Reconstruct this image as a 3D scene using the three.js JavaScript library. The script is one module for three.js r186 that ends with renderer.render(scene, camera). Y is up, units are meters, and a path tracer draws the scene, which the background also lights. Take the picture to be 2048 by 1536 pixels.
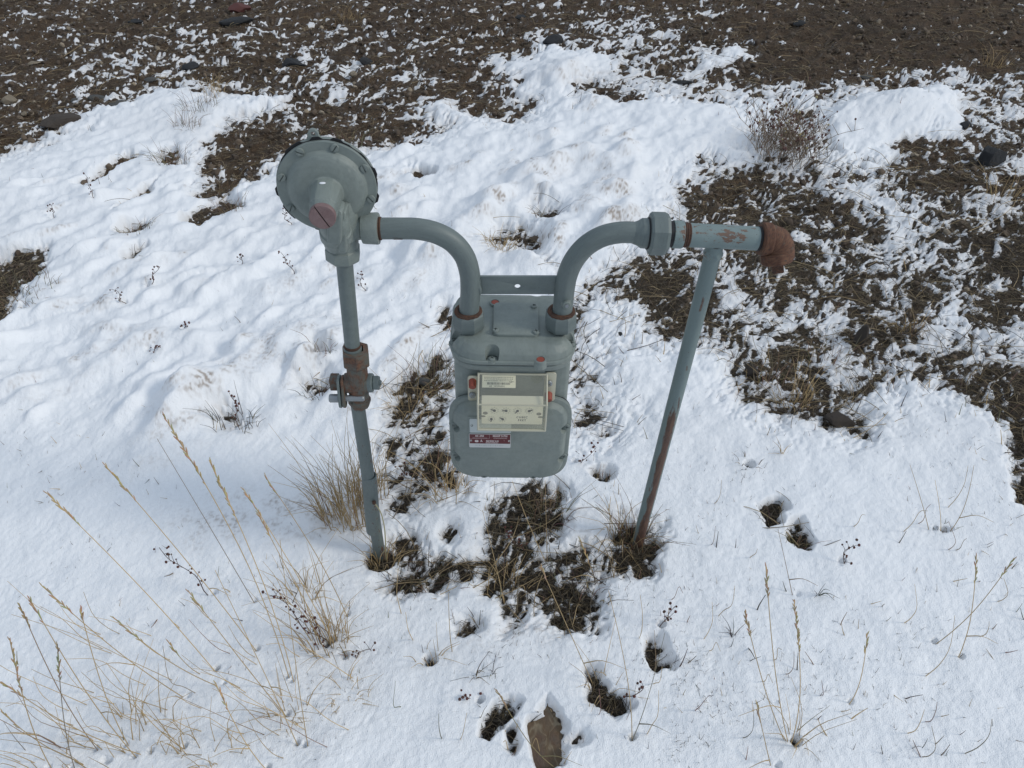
import * as THREE from 'three';
import { mergeGeometries, toCreasedNormals } from 'three/addons/utils/BufferGeometryUtils.js';
import { RoundedBoxGeometry } from 'three/addons/geometries/RoundedBoxGeometry.js';
import { Brush, Evaluator, SUBTRACTION } from 'three-bvh-csg';

// ---------------------------------------------------------------- camera, sky, sun, exposure
const scene = new THREE.Scene();
const CAM_H = 1.43, CAM_D = 1.015, PITCH = THREE.MathUtils.degToRad(42), FOCAL = 1538;   // metres, metres in front of the pipes, down-tilt
const camera = new THREE.PerspectiveCamera(2 * Math.atan(768 / FOCAL) * 180 / Math.PI, 4 / 3, 0.05, 900);
camera.position.set(0, CAM_H, CAM_D);
camera.lookAt(0, CAM_H - Math.sin(PITCH), CAM_D - Math.cos(PITCH));
scene.add(camera);

const SUN_DIR = new THREE.Vector3(0.78, 0.56, 0.16).normalize();
{ // overcast winter sky: cool, a little brighter overhead and towards the veiled sun
  const w = 256, h = 128, d = new Float32Array(w * h * 4);
  for (let j = 0; j < h; j++) for (let i = 0; i < w; i++) {
    const el = (j + 0.5) / h * Math.PI - Math.PI / 2, az = (i + 0.5) / w * Math.PI * 2;
    const v = new THREE.Vector3(-Math.cos(el) * Math.cos(az), Math.sin(el), -Math.cos(el) * Math.sin(az));   // three's equirect direction
    const s = Math.max(0, Math.sin(el)), k = Math.max(0, v.dot(SUN_DIR));
    const L = 0.46 + 0.20 * s + 0.36 * Math.pow(k, 4);
    const o = (j * w + i) * 4;
    d[o] = L * 0.84; d[o + 1] = L * 0.985; d[o + 2] = L * 1.19; d[o + 3] = 1;
  }
  const t = new THREE.DataTexture(d, w, h, THREE.RGBAFormat, THREE.FloatType);
  t.mapping = THREE.EquirectangularReflectionMapping; t.magFilter = THREE.LinearFilter; t.minFilter = THREE.LinearFilter; t.needsUpdate = true;
  scene.background = t; scene.environment = t; scene.environmentIntensity = 1; scene.backgroundIntensity = 1;
}
const sun = new THREE.DirectionalLight(new THREE.Color(1.0, 0.935, 0.83), 1.5);
sun.position.copy(SUN_DIR).multiplyScalar(12); sun.castShadow = true; sun.shadow.radius = 22;
sun.shadow.mapSize.set(2048, 2048);
Object.assign(sun.shadow.camera, { left: -6, right: 6, top: 6, bottom: -6, near: 0.5, far: 40 });
scene.add(sun); scene.add(sun.target);

const renderer = new THREE.WebGLRenderer({ antialias: true });
renderer.toneMapping = THREE.LinearToneMapping;
renderer.toneMappingExposure = 0.87;
renderer.shadowMap.enabled = true;

// ---------------------------------------------------------------- maths
function rng(seed) { let a = seed >>> 0; return () => { a = (a + 0x6D2B79F5) | 0; let t = Math.imul(a ^ (a >>> 15), 1 | a); t = (t + Math.imul(t ^ (t >>> 7), 61 | t)) ^ t; return ((t ^ (t >>> 14)) >>> 0) / 4294967296; }; }
const clamp = (x, a, b) => x < a ? a : x > b ? b : x;
const sat = x => clamp(x, 0, 1);
const sstep = (a, b, x) => { const t = sat((x - a) / (b - a)); return t * t * (3 - 2 * t); };
const mix = (a, b, t) => a + (b - a) * t;
const GX = new Float32Array(256), GY = new Float32Array(256);
for (let i = 0; i < 256; i++) { const a = i * 2.399963; GX[i] = Math.cos(a) * 1.5; GY[i] = Math.sin(a) * 1.5; }
function hash(x, y, s) { let h = Math.imul(x, 374761393) + Math.imul(y, 668265263) + Math.imul(s, 2147483647 - 1013) | 0; h = Math.imul(h ^ (h >>> 13), 1274126177); return ((h ^ (h >>> 16)) >>> 4) & 255; }
function gn(x, y, s, P = 0) {   // gradient noise, about -1..1, tiling after P cells when P is given
  const xi = Math.floor(x), yi = Math.floor(y), fx = x - xi, fy = y - yi;
  let x0 = xi, x1 = xi + 1, y0 = yi, y1 = yi + 1;
  if (P) { x0 = ((x0 % P) + P) % P; x1 = ((x1 % P) + P) % P; y0 = ((y0 % P) + P) % P; y1 = ((y1 % P) + P) % P; }
  const u = fx * fx * fx * (fx * (fx * 6 - 15) + 10), v = fy * fy * fy * (fy * (fy * 6 - 15) + 10);
  const a = hash(x0, y0, s), b = hash(x1, y0, s), c = hash(x0, y1, s), d = hash(x1, y1, s);
  const p = GX[a] * fx + GY[a] * fy, q = GX[b] * (fx - 1) + GY[b] * fy, r = GX[c] * fx + GY[c] * (fy - 1), t = GX[d] * (fx - 1) + GY[d] * (fy - 1);
  return mix(mix(p, q, u), mix(r, t, u), v);
}
function fbm(x, y, oct, s, P = 0) { let a = 0, k = 0.5, f = 1; for (let i = 0; i < oct; i++) { a += k * gn(x * f, y * f, s + i * 17, P ? P * f : 0); k *= 0.5; f *= 2; } return a; }

// a point seen at (px, py) of a 2048 x 1536 picture, on an upright plane or on level ground
const FW = new THREE.Vector3(0, -Math.sin(PITCH), -Math.cos(PITCH)), UP = new THREE.Vector3(0, Math.cos(PITCH), -Math.sin(PITCH));
function ray(px, py) { return new THREE.Vector3((px - 1024) / FOCAL, 0, 0).add(FW).addScaledVector(UP, -(py - 768) / FOCAL); }
function R(px, py, z = 0) { const d = ray(px, py), t = (z - CAM_D) / d.z; return new THREE.Vector3(d.x * t, CAM_H + d.y * t, z); }
function G(px, py, y = 0.025) { const d = ray(px, py), t = (y - CAM_H) / d.y; return new THREE.Vector3(d.x * t, y, CAM_D + d.z * t); }

// ---------------------------------------------------------------- object helpers
const taken = new Map();
function numbered(name) { const n = taken.get(name) || 0; taken.set(name, n + 1); return n ? `${name}_${String(n).padStart(3, '0')}` : name; }
function mesh(name, geo, mat, parent, label) {
  const m = new THREE.Mesh(geo, mat); m.name = numbered(name); m.castShadow = m.receiveShadow = true;
  if (label) m.userData.label = label;
  (parent || scene).add(m); return m;
}
function tag(o, label, category, group) { o.userData.kind = 'thing'; o.userData.label = label; o.userData.category = category; if (group) o.userData.group = group; return o; }
function base(name, p) { const g = new THREE.Group(); g.name = numbered(name); g.position.copy(p); scene.add(g); return g; }
const V = (x, y, z) => new THREE.Vector3(x, y, z);
const YAX = V(0, 1, 0);
function turnTo(g, at, axis, spin = 0) {
  if (spin) g.rotateY(spin);
  g.applyQuaternion(new THREE.Quaternion().setFromUnitVectors(YAX, axis.clone().normalize()));
  g.translate(at.x, at.y, at.z); return g;
}
function lathe(profile, at, axis, seg = 40, crease = 0.6, spin = 0) {   // profile of [radius, distance along the axis]
  let g = new THREE.LatheGeometry(profile.map(p => new THREE.Vector2(Math.max(p[0], 0), p[1])), seg);
  g = toCreasedNormals(g, crease);
  return turnTo(g, at, axis, spin);
}
function rod(a, b, r, r2 = r, seg = 28) {
  const d = b.clone().sub(a), L = d.length();
  const g = new THREE.CylinderGeometry(r2, r, L, seg, 6); g.translate(0, L / 2, 0);
  return turnTo(g, a, d);
}
function tube(points, r, seg = 60, sides = 28) { return new THREE.TubeGeometry(new THREE.CatmullRomCurve3(points, false, 'centripetal'), seg, r, sides, false); }
function merge(list) {
  const l = list.map(g => { let q = g.index ? g.toNonIndexed() : g; for (const k of Object.keys(q.attributes)) if (!['position', 'normal', 'uv'].includes(k)) q.deleteAttribute(k); if (!q.attributes.uv) q.setAttribute('uv', new THREE.BufferAttribute(new Float32Array(q.attributes.position.count * 2), 2)); return q; });
  return mergeGeometries(l);
}
function rrect(x0, y0, x1, y1, r) {   // r: one radius or [bottom, top]
  const [rb, rt] = Array.isArray(r) ? r : [r, r], s = new THREE.Shape();
  s.moveTo(x0 + rb, y0); s.lineTo(x1 - rb, y0); s.quadraticCurveTo(x1, y0, x1, y0 + rb); s.lineTo(x1, y1 - rt); s.quadraticCurveTo(x1, y1, x1 - rt, y1);
  s.lineTo(x0 + rt, y1); s.quadraticCurveTo(x0, y1, x0, y1 - rt); s.lineTo(x0, y0 + rb); s.quadraticCurveTo(x0, y0, x0 + rb, y0); return s;
}
function slab(shape, depth, bevel = 0, bevelSize = bevel, steps = 4) {   // extruded along +z from 0 to depth, bevelled outline stays inside the shape
  const g = new THREE.ExtrudeGeometry(shape, { depth: Math.max(depth - 2 * bevel, 1e-5), bevelEnabled: bevel > 0, bevelThickness: bevel, bevelSize, bevelOffset: -bevelSize, bevelSegments: steps, curveSegments: 14 });
  g.translate(0, 0, bevel); const u = g.attributes.uv; for (let i = 0; i < u.count; i++) u.setXY(i, u.getX(i) * 5, u.getY(i) * 5); return toCreasedNormals(g, 0.7);
}

// ---------------------------------------------------------------- textures and materials
const enc = v => { v = sat(v); return Math.round(255 * (v <= 0.0031308 ? 12.92 * v : 1.055 * Math.pow(v, 1 / 2.4) - 0.055)); };
function texture(n, fn, color = true, m = n) {
  const d = new Uint8Array(n * m * 4);
  for (let j = 0; j < m; j++) for (let i = 0; i < n; i++) {
    const c = fn(i / n, j / m), o = (j * n + i) * 4;
    if (color) { d[o] = enc(c[0]); d[o + 1] = enc(c[1]); d[o + 2] = enc(c[2]); } else d[o] = d[o + 1] = d[o + 2] = Math.round(255 * sat(c));
    d[o + 3] = 255;
  }
  const t = new THREE.DataTexture(d, n, m, THREE.RGBAFormat); t.wrapS = t.wrapT = THREE.RepeatWrapping; t.magFilter = THREE.LinearFilter; t.minFilter = THREE.LinearMipmapLinearFilter; t.generateMipmaps = true;
  if (color) t.colorSpace = THREE.SRGBColorSpace; t.needsUpdate = true; return t;
}
const PAINT = [0.202, 0.233, 0.215], PAINT_DULL = [0.142, 0.172, 0.166], PAINT_PALE = [0.19, 0.245, 0.24], RUST = [0.088, 0.034, 0.019], RUST_PALE = [0.155, 0.074, 0.040], RUST_DARK = [0.045, 0.024, 0.017];
const lerp3 = (a, b, t) => [mix(a[0], b[0], t), mix(a[1], b[1], t), mix(a[2], b[2], t)];
function paintMap(seed, tone, rust, fx = 8, fy = 8, pale = 0.3, soft = 0.14) {   // weathered enamel; rust 0..1 is the share that has rusted through; fx, fy are noise cells across the tile
  return texture(256, (u, v) => {
    const P = 1, n = gnP(u, v, fx, fy, seed), f = gnP(u, v, fx * 4, fy * 4, seed + 9), g = gnP(u, v, fx * 12, fy * 12, seed + 21);
    let c = tone.map((x, i) => x * (1 + (0.15 - 0.02 * i) * n + 0.10 * f + 0.07 * g));
    const k = sstep(1 - rust * 1.7, 1 - rust * 1.7 + soft, 0.5 + 0.55 * n + 0.32 * f + 0.16 * g);
    const rr = lerp3(lerp3(RUST, RUST_PALE, sat(0.5 + f)), RUST_DARK, sat(g * 1.2));
    if (rust > 0) c = lerp3(c, rr, k);
    if (g > 0.52 && f > 0.2) c = lerp3(c, [0.05, 0.05, 0.045], pale);
    return c;
  });
}
function gnP(u, v, fx, fy, s) {   // noise that tiles over u and v with its own number of cells along each
  const a = gn2(u * fx, v * fy, fx, fy, s), b = gn2(u * fx * 2, v * fy * 2, fx * 2, fy * 2, s + 5); return a * 0.75 + b * 0.4;
}
function gn2(x, y, PX, PY, s) {
  const xi = Math.floor(x), yi = Math.floor(y), fx = x - xi, fy = y - yi, w = (a, P) => ((a % P) + P) % P;
  const u = fx * fx * (3 - 2 * fx), v = fy * fy * (3 - 2 * fy);
  const a = hash(w(xi, PX), w(yi, PY), s), b = hash(w(xi + 1, PX), w(yi, PY), s), c = hash(w(xi, PX), w(yi + 1, PY), s), d = hash(w(xi + 1, PX), w(yi + 1, PY), s);
  return mix(mix(GX[a] * fx + GY[a] * fy, GX[b] * (fx - 1) + GY[b] * fy, u), mix(GX[c] * fx + GY[c] * (fy - 1), GX[d] * (fx - 1) + GY[d] * (fy - 1), u), v);
}
const castBump = texture(256, (u, v) => 0.5 + 0.22 * gnP(u, v, 40, 40, 3) + 0.2 * gnP(u, v, 16, 16, 8), false);
function std(o) { return new THREE.MeshStandardMaterial(o); }
const M = {
  cast: std({ map: paintMap(11, PAINT, 0.0, 5, 5, 0.25), bumpMap: castBump, bumpScale: 0.0004, roughness: 0.52 }),
  pipe: std({ map: paintMap(23, PAINT_DULL, 0.0, 4, 8, 0.5), roughness: 0.50, bumpMap: castBump, bumpScale: 0.00015 }),
  riser: std({ map: paintMap(31, PAINT_DULL, 0.13, 4, 9, 0.9), roughness: 0.55, bumpMap: castBump, bumpScale: 0.0003 }),
  tee: std({ map: texture(512, (u, v) => {
    const n = gnP(u, v, 5, 6, 47), f = gnP(u, v, 22, 9, 48), g = gnP(u, v, 60, 40, 49); let c = PAINT_PALE.map((x, i) => x * (1 + 0.10 * n + 0.05 * g));
    const du = Math.min(Math.abs(u - 0.93), Math.abs(u + 0.07)), patch = sstep(0.16, 0.02, du) * sstep(0.32, 0.5, v) * sstep(0.82, 0.66, v) + 0.55 * sstep(0.16, 0.05, Math.abs(u - 0.82)) * sstep(0.95, 0.7, v);
    const k = sstep(0.42, 0.75, patch * 0.52 + 0.16 * n + 0.75 * f + 0.40 * g); c = lerp3(c, lerp3(RUST, RUST_PALE, sat(0.6 + f)), k * 0.85); if (g > 0.62) c = lerp3(c, RUST_DARK, 0.7); return c; }), roughness: 0.58, bumpMap: castBump, bumpScale: 0.0004 }),
  leg: std({ map: texture(256, (u, v) => {
    const n = gnP(u, v, 5, 9, 59), f = gnP(u, v, 18, 26, 60), g = gnP(u, v, 50, 120, 61), w = u > 0.5 ? u - 1 : u; let c = PAINT_PALE.map((x, i) => x * (0.9 + 0.10 * n + 0.05 * g));
    const run = sstep(0.17, 0.04, Math.abs(w - 0.015 + 0.03 * n)) * sstep(0.68, 0.50, v + 0.10 * f) + 0.8 * sstep(0.22, 0.02, v) + 0.7 * sstep(0.05, 0.02, Math.abs(w + 0.01)) * sstep(0.03, 0.012, Math.abs(v - 0.87)) + 0.6 * sstep(0.05, 0.02, Math.abs(w - 0.03)) * sstep(0.012, 0.005, Math.abs(v - 0.70));
    const k = sstep(0.40, 0.70, run * 0.85 + 0.30 * n + 0.28 * f + 0.12 * g); c = lerp3(c, lerp3(lerp3(RUST, RUST_PALE, sat(0.3 + f)), RUST_DARK, sat(g)), k * 0.92); if (g > 0.6 && f > 0.1) c = lerp3(c, RUST_DARK, 0.6); return c; }, true, 1024), roughness: 0.62, bumpMap: castBump, bumpScale: 0.0004 }),
  valve: std({ map: paintMap(71, [0.115, 0.115, 0.095], 0.44, 3, 3, 0.9, 0.5), roughness: 0.65, bumpMap: castBump, bumpScale: 0.0006 }),
  elbow: std({ map: paintMap(83, [0.13, 0.12, 0.085], 0.60, 3, 2, 0.9, 0.42), roughness: 0.8, bumpMap: castBump, bumpScale: 0.0007 }),
  rust: std({ map: paintMap(97, [0.060, 0.034, 0.024], 0.40, 6, 6, 0.9, 0.4), roughness: 0.85, bumpMap: castBump, bumpScale: 0.0008 }),
  black: std({ color: new THREE.Color().setRGB(0.012, 0.012, 0.013), roughness: 0.6 }),
  steel: std({ color: new THREE.Color().setRGB(0.30, 0.32, 0.33), metalness: 0.6, roughness: 0.42 }),
  pink: std({ map: texture(128, (u, v) => { const n = gnP(u, v, 5, 5, 7), g = gnP(u, v, 30, 30, 9); return [0.205 + 0.03 * n + 0.03 * g, 0.135 + 0.03 * n + 0.02 * g, 0.130 + 0.03 * n + 0.02 * g]; }), roughness: 0.7 }),
  red: std({ color: new THREE.Color().setRGB(0.27, 0.060, 0.036), roughness: 0.55 }),
  white: std({ color: new THREE.Color().setRGB(0.7, 0.7, 0.66), roughness: 0.5 }),
  ivory: new THREE.MeshPhysicalMaterial({ color: new THREE.Color().setRGB(0.93, 0.91, 0.80), roughness: 0.0, transmission: 0.87, thickness: 0, ior: 1.45 }),
  ivoryEdge: std({ color: new THREE.Color().setRGB(0.50, 0.48, 0.37), roughness: 0.4 }),
  ink: std({ color: new THREE.Color().setRGB(0.045, 0.045, 0.04), roughness: 0.6 }),
};

// ---------------------------------------------------------------- the ground: bare soil and the snow on it
// Areas are outlined on the ground (corner points given as they are seen in the picture) with a share of snow from -1 (bare) to 1 (deep).
const AREAS = [];
function area(v, edge, pts) {
  const p = pts.map(([x, y]) => { const g = G(x, Math.max(y, -55), 0.01); return [g.x, g.z]; });
  let a = 1e9, b = -1e9, c = 1e9, d = -1e9; for (const [x, z] of p) { a = Math.min(a, x); b = Math.max(b, x); c = Math.min(c, z); d = Math.max(d, z); }
  AREAS.push({ v, edge, p, box: [a - edge, b + edge, c - edge, d + edge] });
}
function spot(v, edge, x, y, rx, ry = rx * 0.6, tilt = 0) {   // an oval area
  const pts = []; for (let i = 0; i < 10; i++) { const a = i / 10 * Math.PI * 2, c = Math.cos(a) * rx, s = Math.sin(a) * ry, t = tilt * Math.PI / 180; pts.push([x + c * Math.cos(t) - s * Math.sin(t), y + c * Math.sin(t) + s * Math.cos(t)]); }
  area(v, edge, pts);
}
// far bare ground
area(-0.46, 0.20, [[-900, -55], [3000, -55], [3000, 130], [2100, 150], [1980, 175], [1900, 165], [1700, 185], [1560, 200], [1480, 190], [1350, 185], [1265, 130], [1180, 90], [1085, 80], [1060, 112], [1000, 130], [1030, 175], [1060, 205], [1040, 236], [1015, 250], [955, 234], [925, 224], [884, 202], [835, 220], [896, 250], [873, 273], [805, 290], [747, 306], [690, 290], [610, 255], [547, 222], [585, 206], [564, 190], [461, 196], [410, 166], [342, 171], [294, 186], [260, 203], [219, 203], [154, 228], [137, 254], [92, 264], [75, 285], [0, 302], [-900, 520]]);
area(-0.15, 0.25, [[330, 70], [520, 60], [560, 110], [430, 150], [320, 160], [200, 170], [100, 190], [150, 120]]);
area(-0.05, 0.20, [[560, 130], [680, 60], [740, 120], [690, 200], [620, 215], [580, 170]]);
area(-0.12, 0.2, [[780, 110], [850, 90], [840, 170], [790, 240], [740, 210]]);
area(0.0, 0.25, [[1100, 60], [1260, 20], [1380, 80], [1500, 100], [1480, 180], [1350, 190], [1270, 130], [1140, 100]]);
area(-0.9, 0.2, [[1520, 20], [1900, -40], [2100, 60], [2040, 130], [1820, 120], [1700, 160], [1520, 130], [1480, 60]]);
area(-0.1, 0.15, [[1700, 130], [1960, 120], [1900, 165], [1700, 185], [1600, 180]]);
area(0.5, 0.08, [[1490, 120], [1500, 80], [1420, 110], [1400, 140]]);
area(-0.8, 0.12, [[470, 232], [545, 225], [600, 270], [560, 330], [500, 355], [400, 335], [410, 298], [440, 262]]);
area(-0.85, 0.1, [[640, 205], [720, 215], [690, 270], [640, 260]]);
area(0.55, 0.05, [[500, 330], [555, 300], [575, 320], [560, 345], [490, 330]]);
// strips and holes in the left snow
area(-0.75, 0.035, [[146, 372], [180, 350], [225, 325], [255, 310], [268, 316], [240, 335], [205, 358], [160, 376]]);
area(-0.7, 0.03, [[238, 423], [262, 392], [290, 370], [312, 362], [300, 380], [270, 400]]);
area(-0.3, 0.05, [[310, 300], [345, 285], [365, 300], [355, 330], [320, 325]]);
area(-0.45, 0.06, [[385, 365], [420, 345], [470, 360], [455, 395], [400, 390]]);
area(-0.6, 0.03, [[378, 445], [396, 405], [440, 390], [480, 405], [470, 425], [440, 432], [420, 450]]);
area(-0.5, 0.03, [[235, 470], [262, 445], [300, 445], [290, 462], [262, 476]]);
area(-0.6, 0.025, [[252, 520], [268, 498], [290, 500], [278, 528]]);
area(-0.75, 0.05, [[-900, 640], [-200, 560], [0, 525], [40, 510], [84, 500], [80, 548], [50, 570], [35, 590], [32, 636], [0, 650], [-300, 760]]);
area(-0.7, 0.02, [[812, 352], [840, 340], [862, 342], [850, 355], [828, 360]]);
// right hand broken cover
area(0.10, 0.16, [[1420, 700], [1440, 600], [1560, 420], [1690, 340], [1740, 315], [1870, 262], [1935, 232], [1930, 150], [2500, 140], [2500, 950], [2100, 870], [2010, 825], [1905, 762], [1760, 800], [1690, 850], [1560, 830], [1490, 785], [1480, 740]]);
area(0.16, 0.10, [[1180, 140], [1260, 125], [1400, 150], [1480, 170], [1430, 205], [1300, 200], [1230, 215], [1190, 200], [1150, 225], [1140, 190]]);
area(-0.08, 0.14, [[1130, 780], [1125, 640], [1150, 560], [1230, 530], [1290, 470], [1345, 400], [1370, 330], [1430, 310], [1560, 320], [1680, 335], [1700, 390], [1780, 440], [1850, 520], [1870, 590], [1900, 660], [1930, 700], [1760, 690], [1690, 710], [1560, 690], [1470, 700], [1400, 690], [1290, 680], [1200, 610], [1190, 780], [1240, 830], [1200, 870], [1150, 860]]);
area(-0.62, 0.05, [[1290, 530], [1360, 515], [1375, 560], [1340, 590], [1300, 570]]);
area(-0.38, 0.06, [[1290, 590], [1400, 600], [1420, 640], [1330, 665], [1280, 640]]);
area(-0.26, 0.10, [[1400, 350], [1560, 340], [1640, 380], [1700, 470], [1660, 560], [1560, 560], [1500, 470], [1380, 420]]);
area(0.55, 0.05, [[1195, 610], [1260, 580], [1300, 640], [1290, 690], [1220, 720], [1190, 690]]);
area(0.22, 0.10, [[1440, 560], [1560, 600], [1680, 600], [1700, 680], [1560, 690], [1440, 670]]);
area(-0.36, 0.08, [[1780, 285], [1900, 275], [1970, 330], [1960, 390], [1880, 400], [1830, 360]]);
area(-0.45, 0.06, [[1870, 440], [1960, 460], [2120, 430], [2300, 540], [2010, 540], [1900, 500]]);
area(-0.35, 0.10, [[1940, 560], [2010, 545], [2300, 560], [2300, 680], [2050, 660], [1980, 640]]);
area(-0.5, 0.05, [[1920, 240], [1990, 225], [2030, 250], [2010, 275], [1950, 270]]);
area(0.0, 0.08, [[1930, 190], [2300, 170], [2300, 420], [2050, 420], [1990, 330], [1930, 250]]);
area(-0.35, 0.10, [[1500, 720], [1560, 700], [1660, 720], [1680, 790], [1690, 835], [1640, 840], [1580, 800], [1500, 780]]);
area(-0.5, 0.05, [[1895, 750], [1960, 720], [2100, 730], [2400, 900], [2120, 880], [2040, 860], [2010, 820], [1940, 790]]);
area(-0.3, 0.04, [[2030, 880], [2060, 860], [2400, 900], [2400, 1100], [2080, 1040], [2036, 990], [2022, 940]]);
area(0.32, 0.12, [[1666, 330], [1700, 280], [1775, 288], [1720, 330], [1760, 380], [1840, 440], [1850, 500], [1880, 590], [1990, 640], [1960, 700], [1880, 660], [1850, 560], [1790, 460], [1700, 390]]);
area(0.30, 0.14, [[1470, 190], [1700, 170], [1700, 330], [1600, 345], [1490, 320], [1500, 250]]);
area(0.12, 0.14, [[1900, 150], [2300, 130], [2300, 260], [1990, 230], [1930, 240]]);
area(0.9, 0.05, [[1656, 262], [1680, 232], [1707, 200], [1800, 205], [1890, 168], [1916, 190], [1890, 216], [1856, 255], [1775, 286], [1720, 300], [1680, 310]]);
// broken patches behind and beside the meter
area(-0.10, 0.075, [[965, 490], [1000, 450], [1050, 450], [1090, 480], [1110, 540], [1060, 500], [1000, 502]]);
spot(-0.13, 0.060, 1100, 430, 34, 18);
area(-0.23, 0.060, [[770, 770], [820, 740], [860, 700], [910, 690], [905, 800], [860, 790], [820, 800]]);
spot(-0.08, 0.045, 885, 635, 22, 30);
spot(-0.08, 0.045, 648, 712, 16, 14); spot(-0.08, 0.045, 622, 775, 26, 16); spot(-0.03, 0.045, 470, 832, 34, 20);
area(-0.10, 0.060, [[770, 830], [800, 790], [880, 800], [930, 960], [915, 1000], [870, 990], [830, 960], [790, 930], [760, 890]]);
area(-0.18, 0.053, [[770, 950], [830, 960], [850, 1010], [810, 1040], [775, 1020]]);
area(-0.33, 0.038, [[770, 1075], [830, 1070], [850, 1110], [910, 1150], [900, 1185], [850, 1175], [800, 1190], [752, 1165], [790, 1130]]);
area(-0.06, 0.05, [[985, 1020], [1000, 990], [1060, 965], [1130, 980], [1115, 1060], [1095, 1110], [1150, 1115], [1200, 1165], [1195, 1250], [1110, 1262], [1060, 1225], [985, 1180], [960, 1110]]);
area(-0.28, 0.038, [[1060, 975], [1120, 975], [1110, 1060], [1080, 1110], [1040, 1060], [1010, 1090], [985, 1110], [975, 1060], [1000, 1000]]);
area(-0.28, 0.038, [[1080, 1120], [1140, 1120], [1195, 1170], [1190, 1240], [1130, 1240], [1100, 1180], [1050, 1170], [1060, 1130]]);
area(-0.18, 0.030, [[1010, 1210], [1050, 1210], [1040, 1260], [1010, 1270], [1000, 1240]]);
area(-0.43, 0.038, [[1195, 1130], [1225, 1085], [1220, 1040], [1260, 1035], [1315, 1045], [1322, 1090], [1300, 1120], [1310, 1150], [1270, 1145], [1205, 1150]]);
spot(-0.15, 0.03, 1020, 1130, 60, 60); spot(-0.12, 0.03, 925, 1130, 40, 22); spot(-0.1, 0.03, 1180, 1120, 40, 26); spot(-0.5, 0.02, 945, 1250, 24, 17, -15); spot(-0.35, 0.02, 903, 1068, 20, 20); spot(-0.5, 0.02, 1205, 950, 18, 14);
area(-0.75, 0.015, [[1506, 1020], [1560, 1003], [1570, 1020], [1550, 1030], [1555, 1055], [1530, 1060]]);
area(-0.75, 0.015, [[1574, 1050], [1600, 1042], [1622, 1085], [1612, 1100], [1578, 1090]]);
area(-0.6, 0.018, [[1292, 1290], [1320, 1282], [1325, 1310], [1345, 1340], [1310, 1345], [1296, 1315]]);
area(-0.55, 0.018, [[1168, 1340], [1190, 1345], [1200, 1380], [1240, 1400], [1265, 1425], [1230, 1435], [1190, 1400]]);
area(-0.9, 0.012, [[958, 1475], [965, 1440], [990, 1410], [1020, 1398], [1040, 1405], [1030, 1430], [1005, 1450], [975, 1482]]);
area(-0.9, 0.012, [[1014, 1462], [1030, 1456], [1036, 1500], [1030, 1520], [1014, 1510]]);
area(-0.9, 0.012, [[1082, 1424], [1102, 1400], [1125, 1424], [1130, 1440], [1142, 1448], [1138, 1490], [1122, 1536], [1085, 1560], [1070, 1500], [1060, 1462], [1064, 1445], [1080, 1440], [1100, 1432], [1092, 1424]]);
spot(-0.45, 0.018, 1160, 1480, 16, 14); spot(-0.5, 0.02, 1040, 1050, 20, 12);

function sdPoly(p, x, z) {
  let d = 1e9, inside = false;
  for (let i = 0, j = p.length - 1; i < p.length; j = i++) {
    const ax = p[j][0], az = p[j][1], bx = p[i][0], bz = p[i][1], ex = bx - ax, ez = bz - az, wx = x - ax, wz = z - az;
    const t = clamp((wx * ex + wz * ez) / (ex * ex + ez * ez + 1e-12), 0, 1), dx = wx - ex * t, dz = wz - ez * t, q = dx * dx + dz * dz;
    if (q < d) d = q;
    if ((az > z) !== (bz > z) && x < (bx - ax) * (z - az) / (bz - az) + ax) inside = !inside;
  }
  return inside ? -Math.sqrt(d) : Math.sqrt(d);
}
const WC = Math.cos(0.87), WS = Math.sin(0.87);   // the wind has drawn the snow out along this direction
const PITS = new Map(), CELL = 0.06;
function pit(x, z, r, depth) { for (let i = -1; i <= 1; i++) for (let j = -1; j <= 1; j++) { const k = (Math.floor(x / CELL) + i) * 100003 + Math.floor(z / CELL) + j; if (!PITS.has(k)) PITS.set(k, []); PITS.get(k).push([x, z, r, depth]); } }
const MOUNDS = [];   // [x, z, cos, sin, long, short, height, tone of dirt and painted shade]
function mound(px, py, long, short, h, tilt, dirtShade = 0) { const g = G(px, py); MOUNDS.push([g.x, g.z, Math.cos(tilt), Math.sin(tilt), long, short, h, dirtShade]); }
mound(1800, 215, 0.42, 0.16, 0.07, 0.35); mound(880, 222, 0.16, 0.10, 0.045, -0.5); mound(1130, 150, 0.25, 0.14, 0.05, 0.8, 0.6); mound(1160, 210, 0.16, 0.12, 0.04, 1.2, 0.7);
mound(520, 200, 0.26, 0.10, 0.04, 0.2); mound(360, 840, 0.17, 0.07, 0.04, 0.95, 0.9); mound(440, 775, 0.11, 0.06, 0.03, 0.6, 0.8); mound(300, 930, 0.2, 0.06, 0.02, 0.55, 0.3);
mound(1190, 400, 0.2, 0.09, 0.04, 0.7, 0.8); mound(1090, 345, 0.2, 0.1, 0.04, 0.9, 0.8); mound(1190, 330, 0.2, 0.1, 0.04, -0.7, 0.7); mound(1250, 440, 0.16, 0.08, 0.05, 0.4, 0.3); mound(1060, 520, 0.12, 0.05, 0.04, -0.2, 0.2);
mound(520, 720, 0.2, 0.09, 0.03, 0.7, 0.7); mound(590, 660, 0.2, 0.09, 0.03, 0.7, 0.4); mound(660, 690, 0.12, 0.08, 0.035, 0.9, 0.7); mound(700, 430, 0.24, 0.1, 0.035, 0.8, 0.3); mound(290, 690, 0.12, 0.05, 0.03, 0.6, 0.8); mound(230, 660, 0.12, 0.05, 0.02, 0.0, 0.5);
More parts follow.
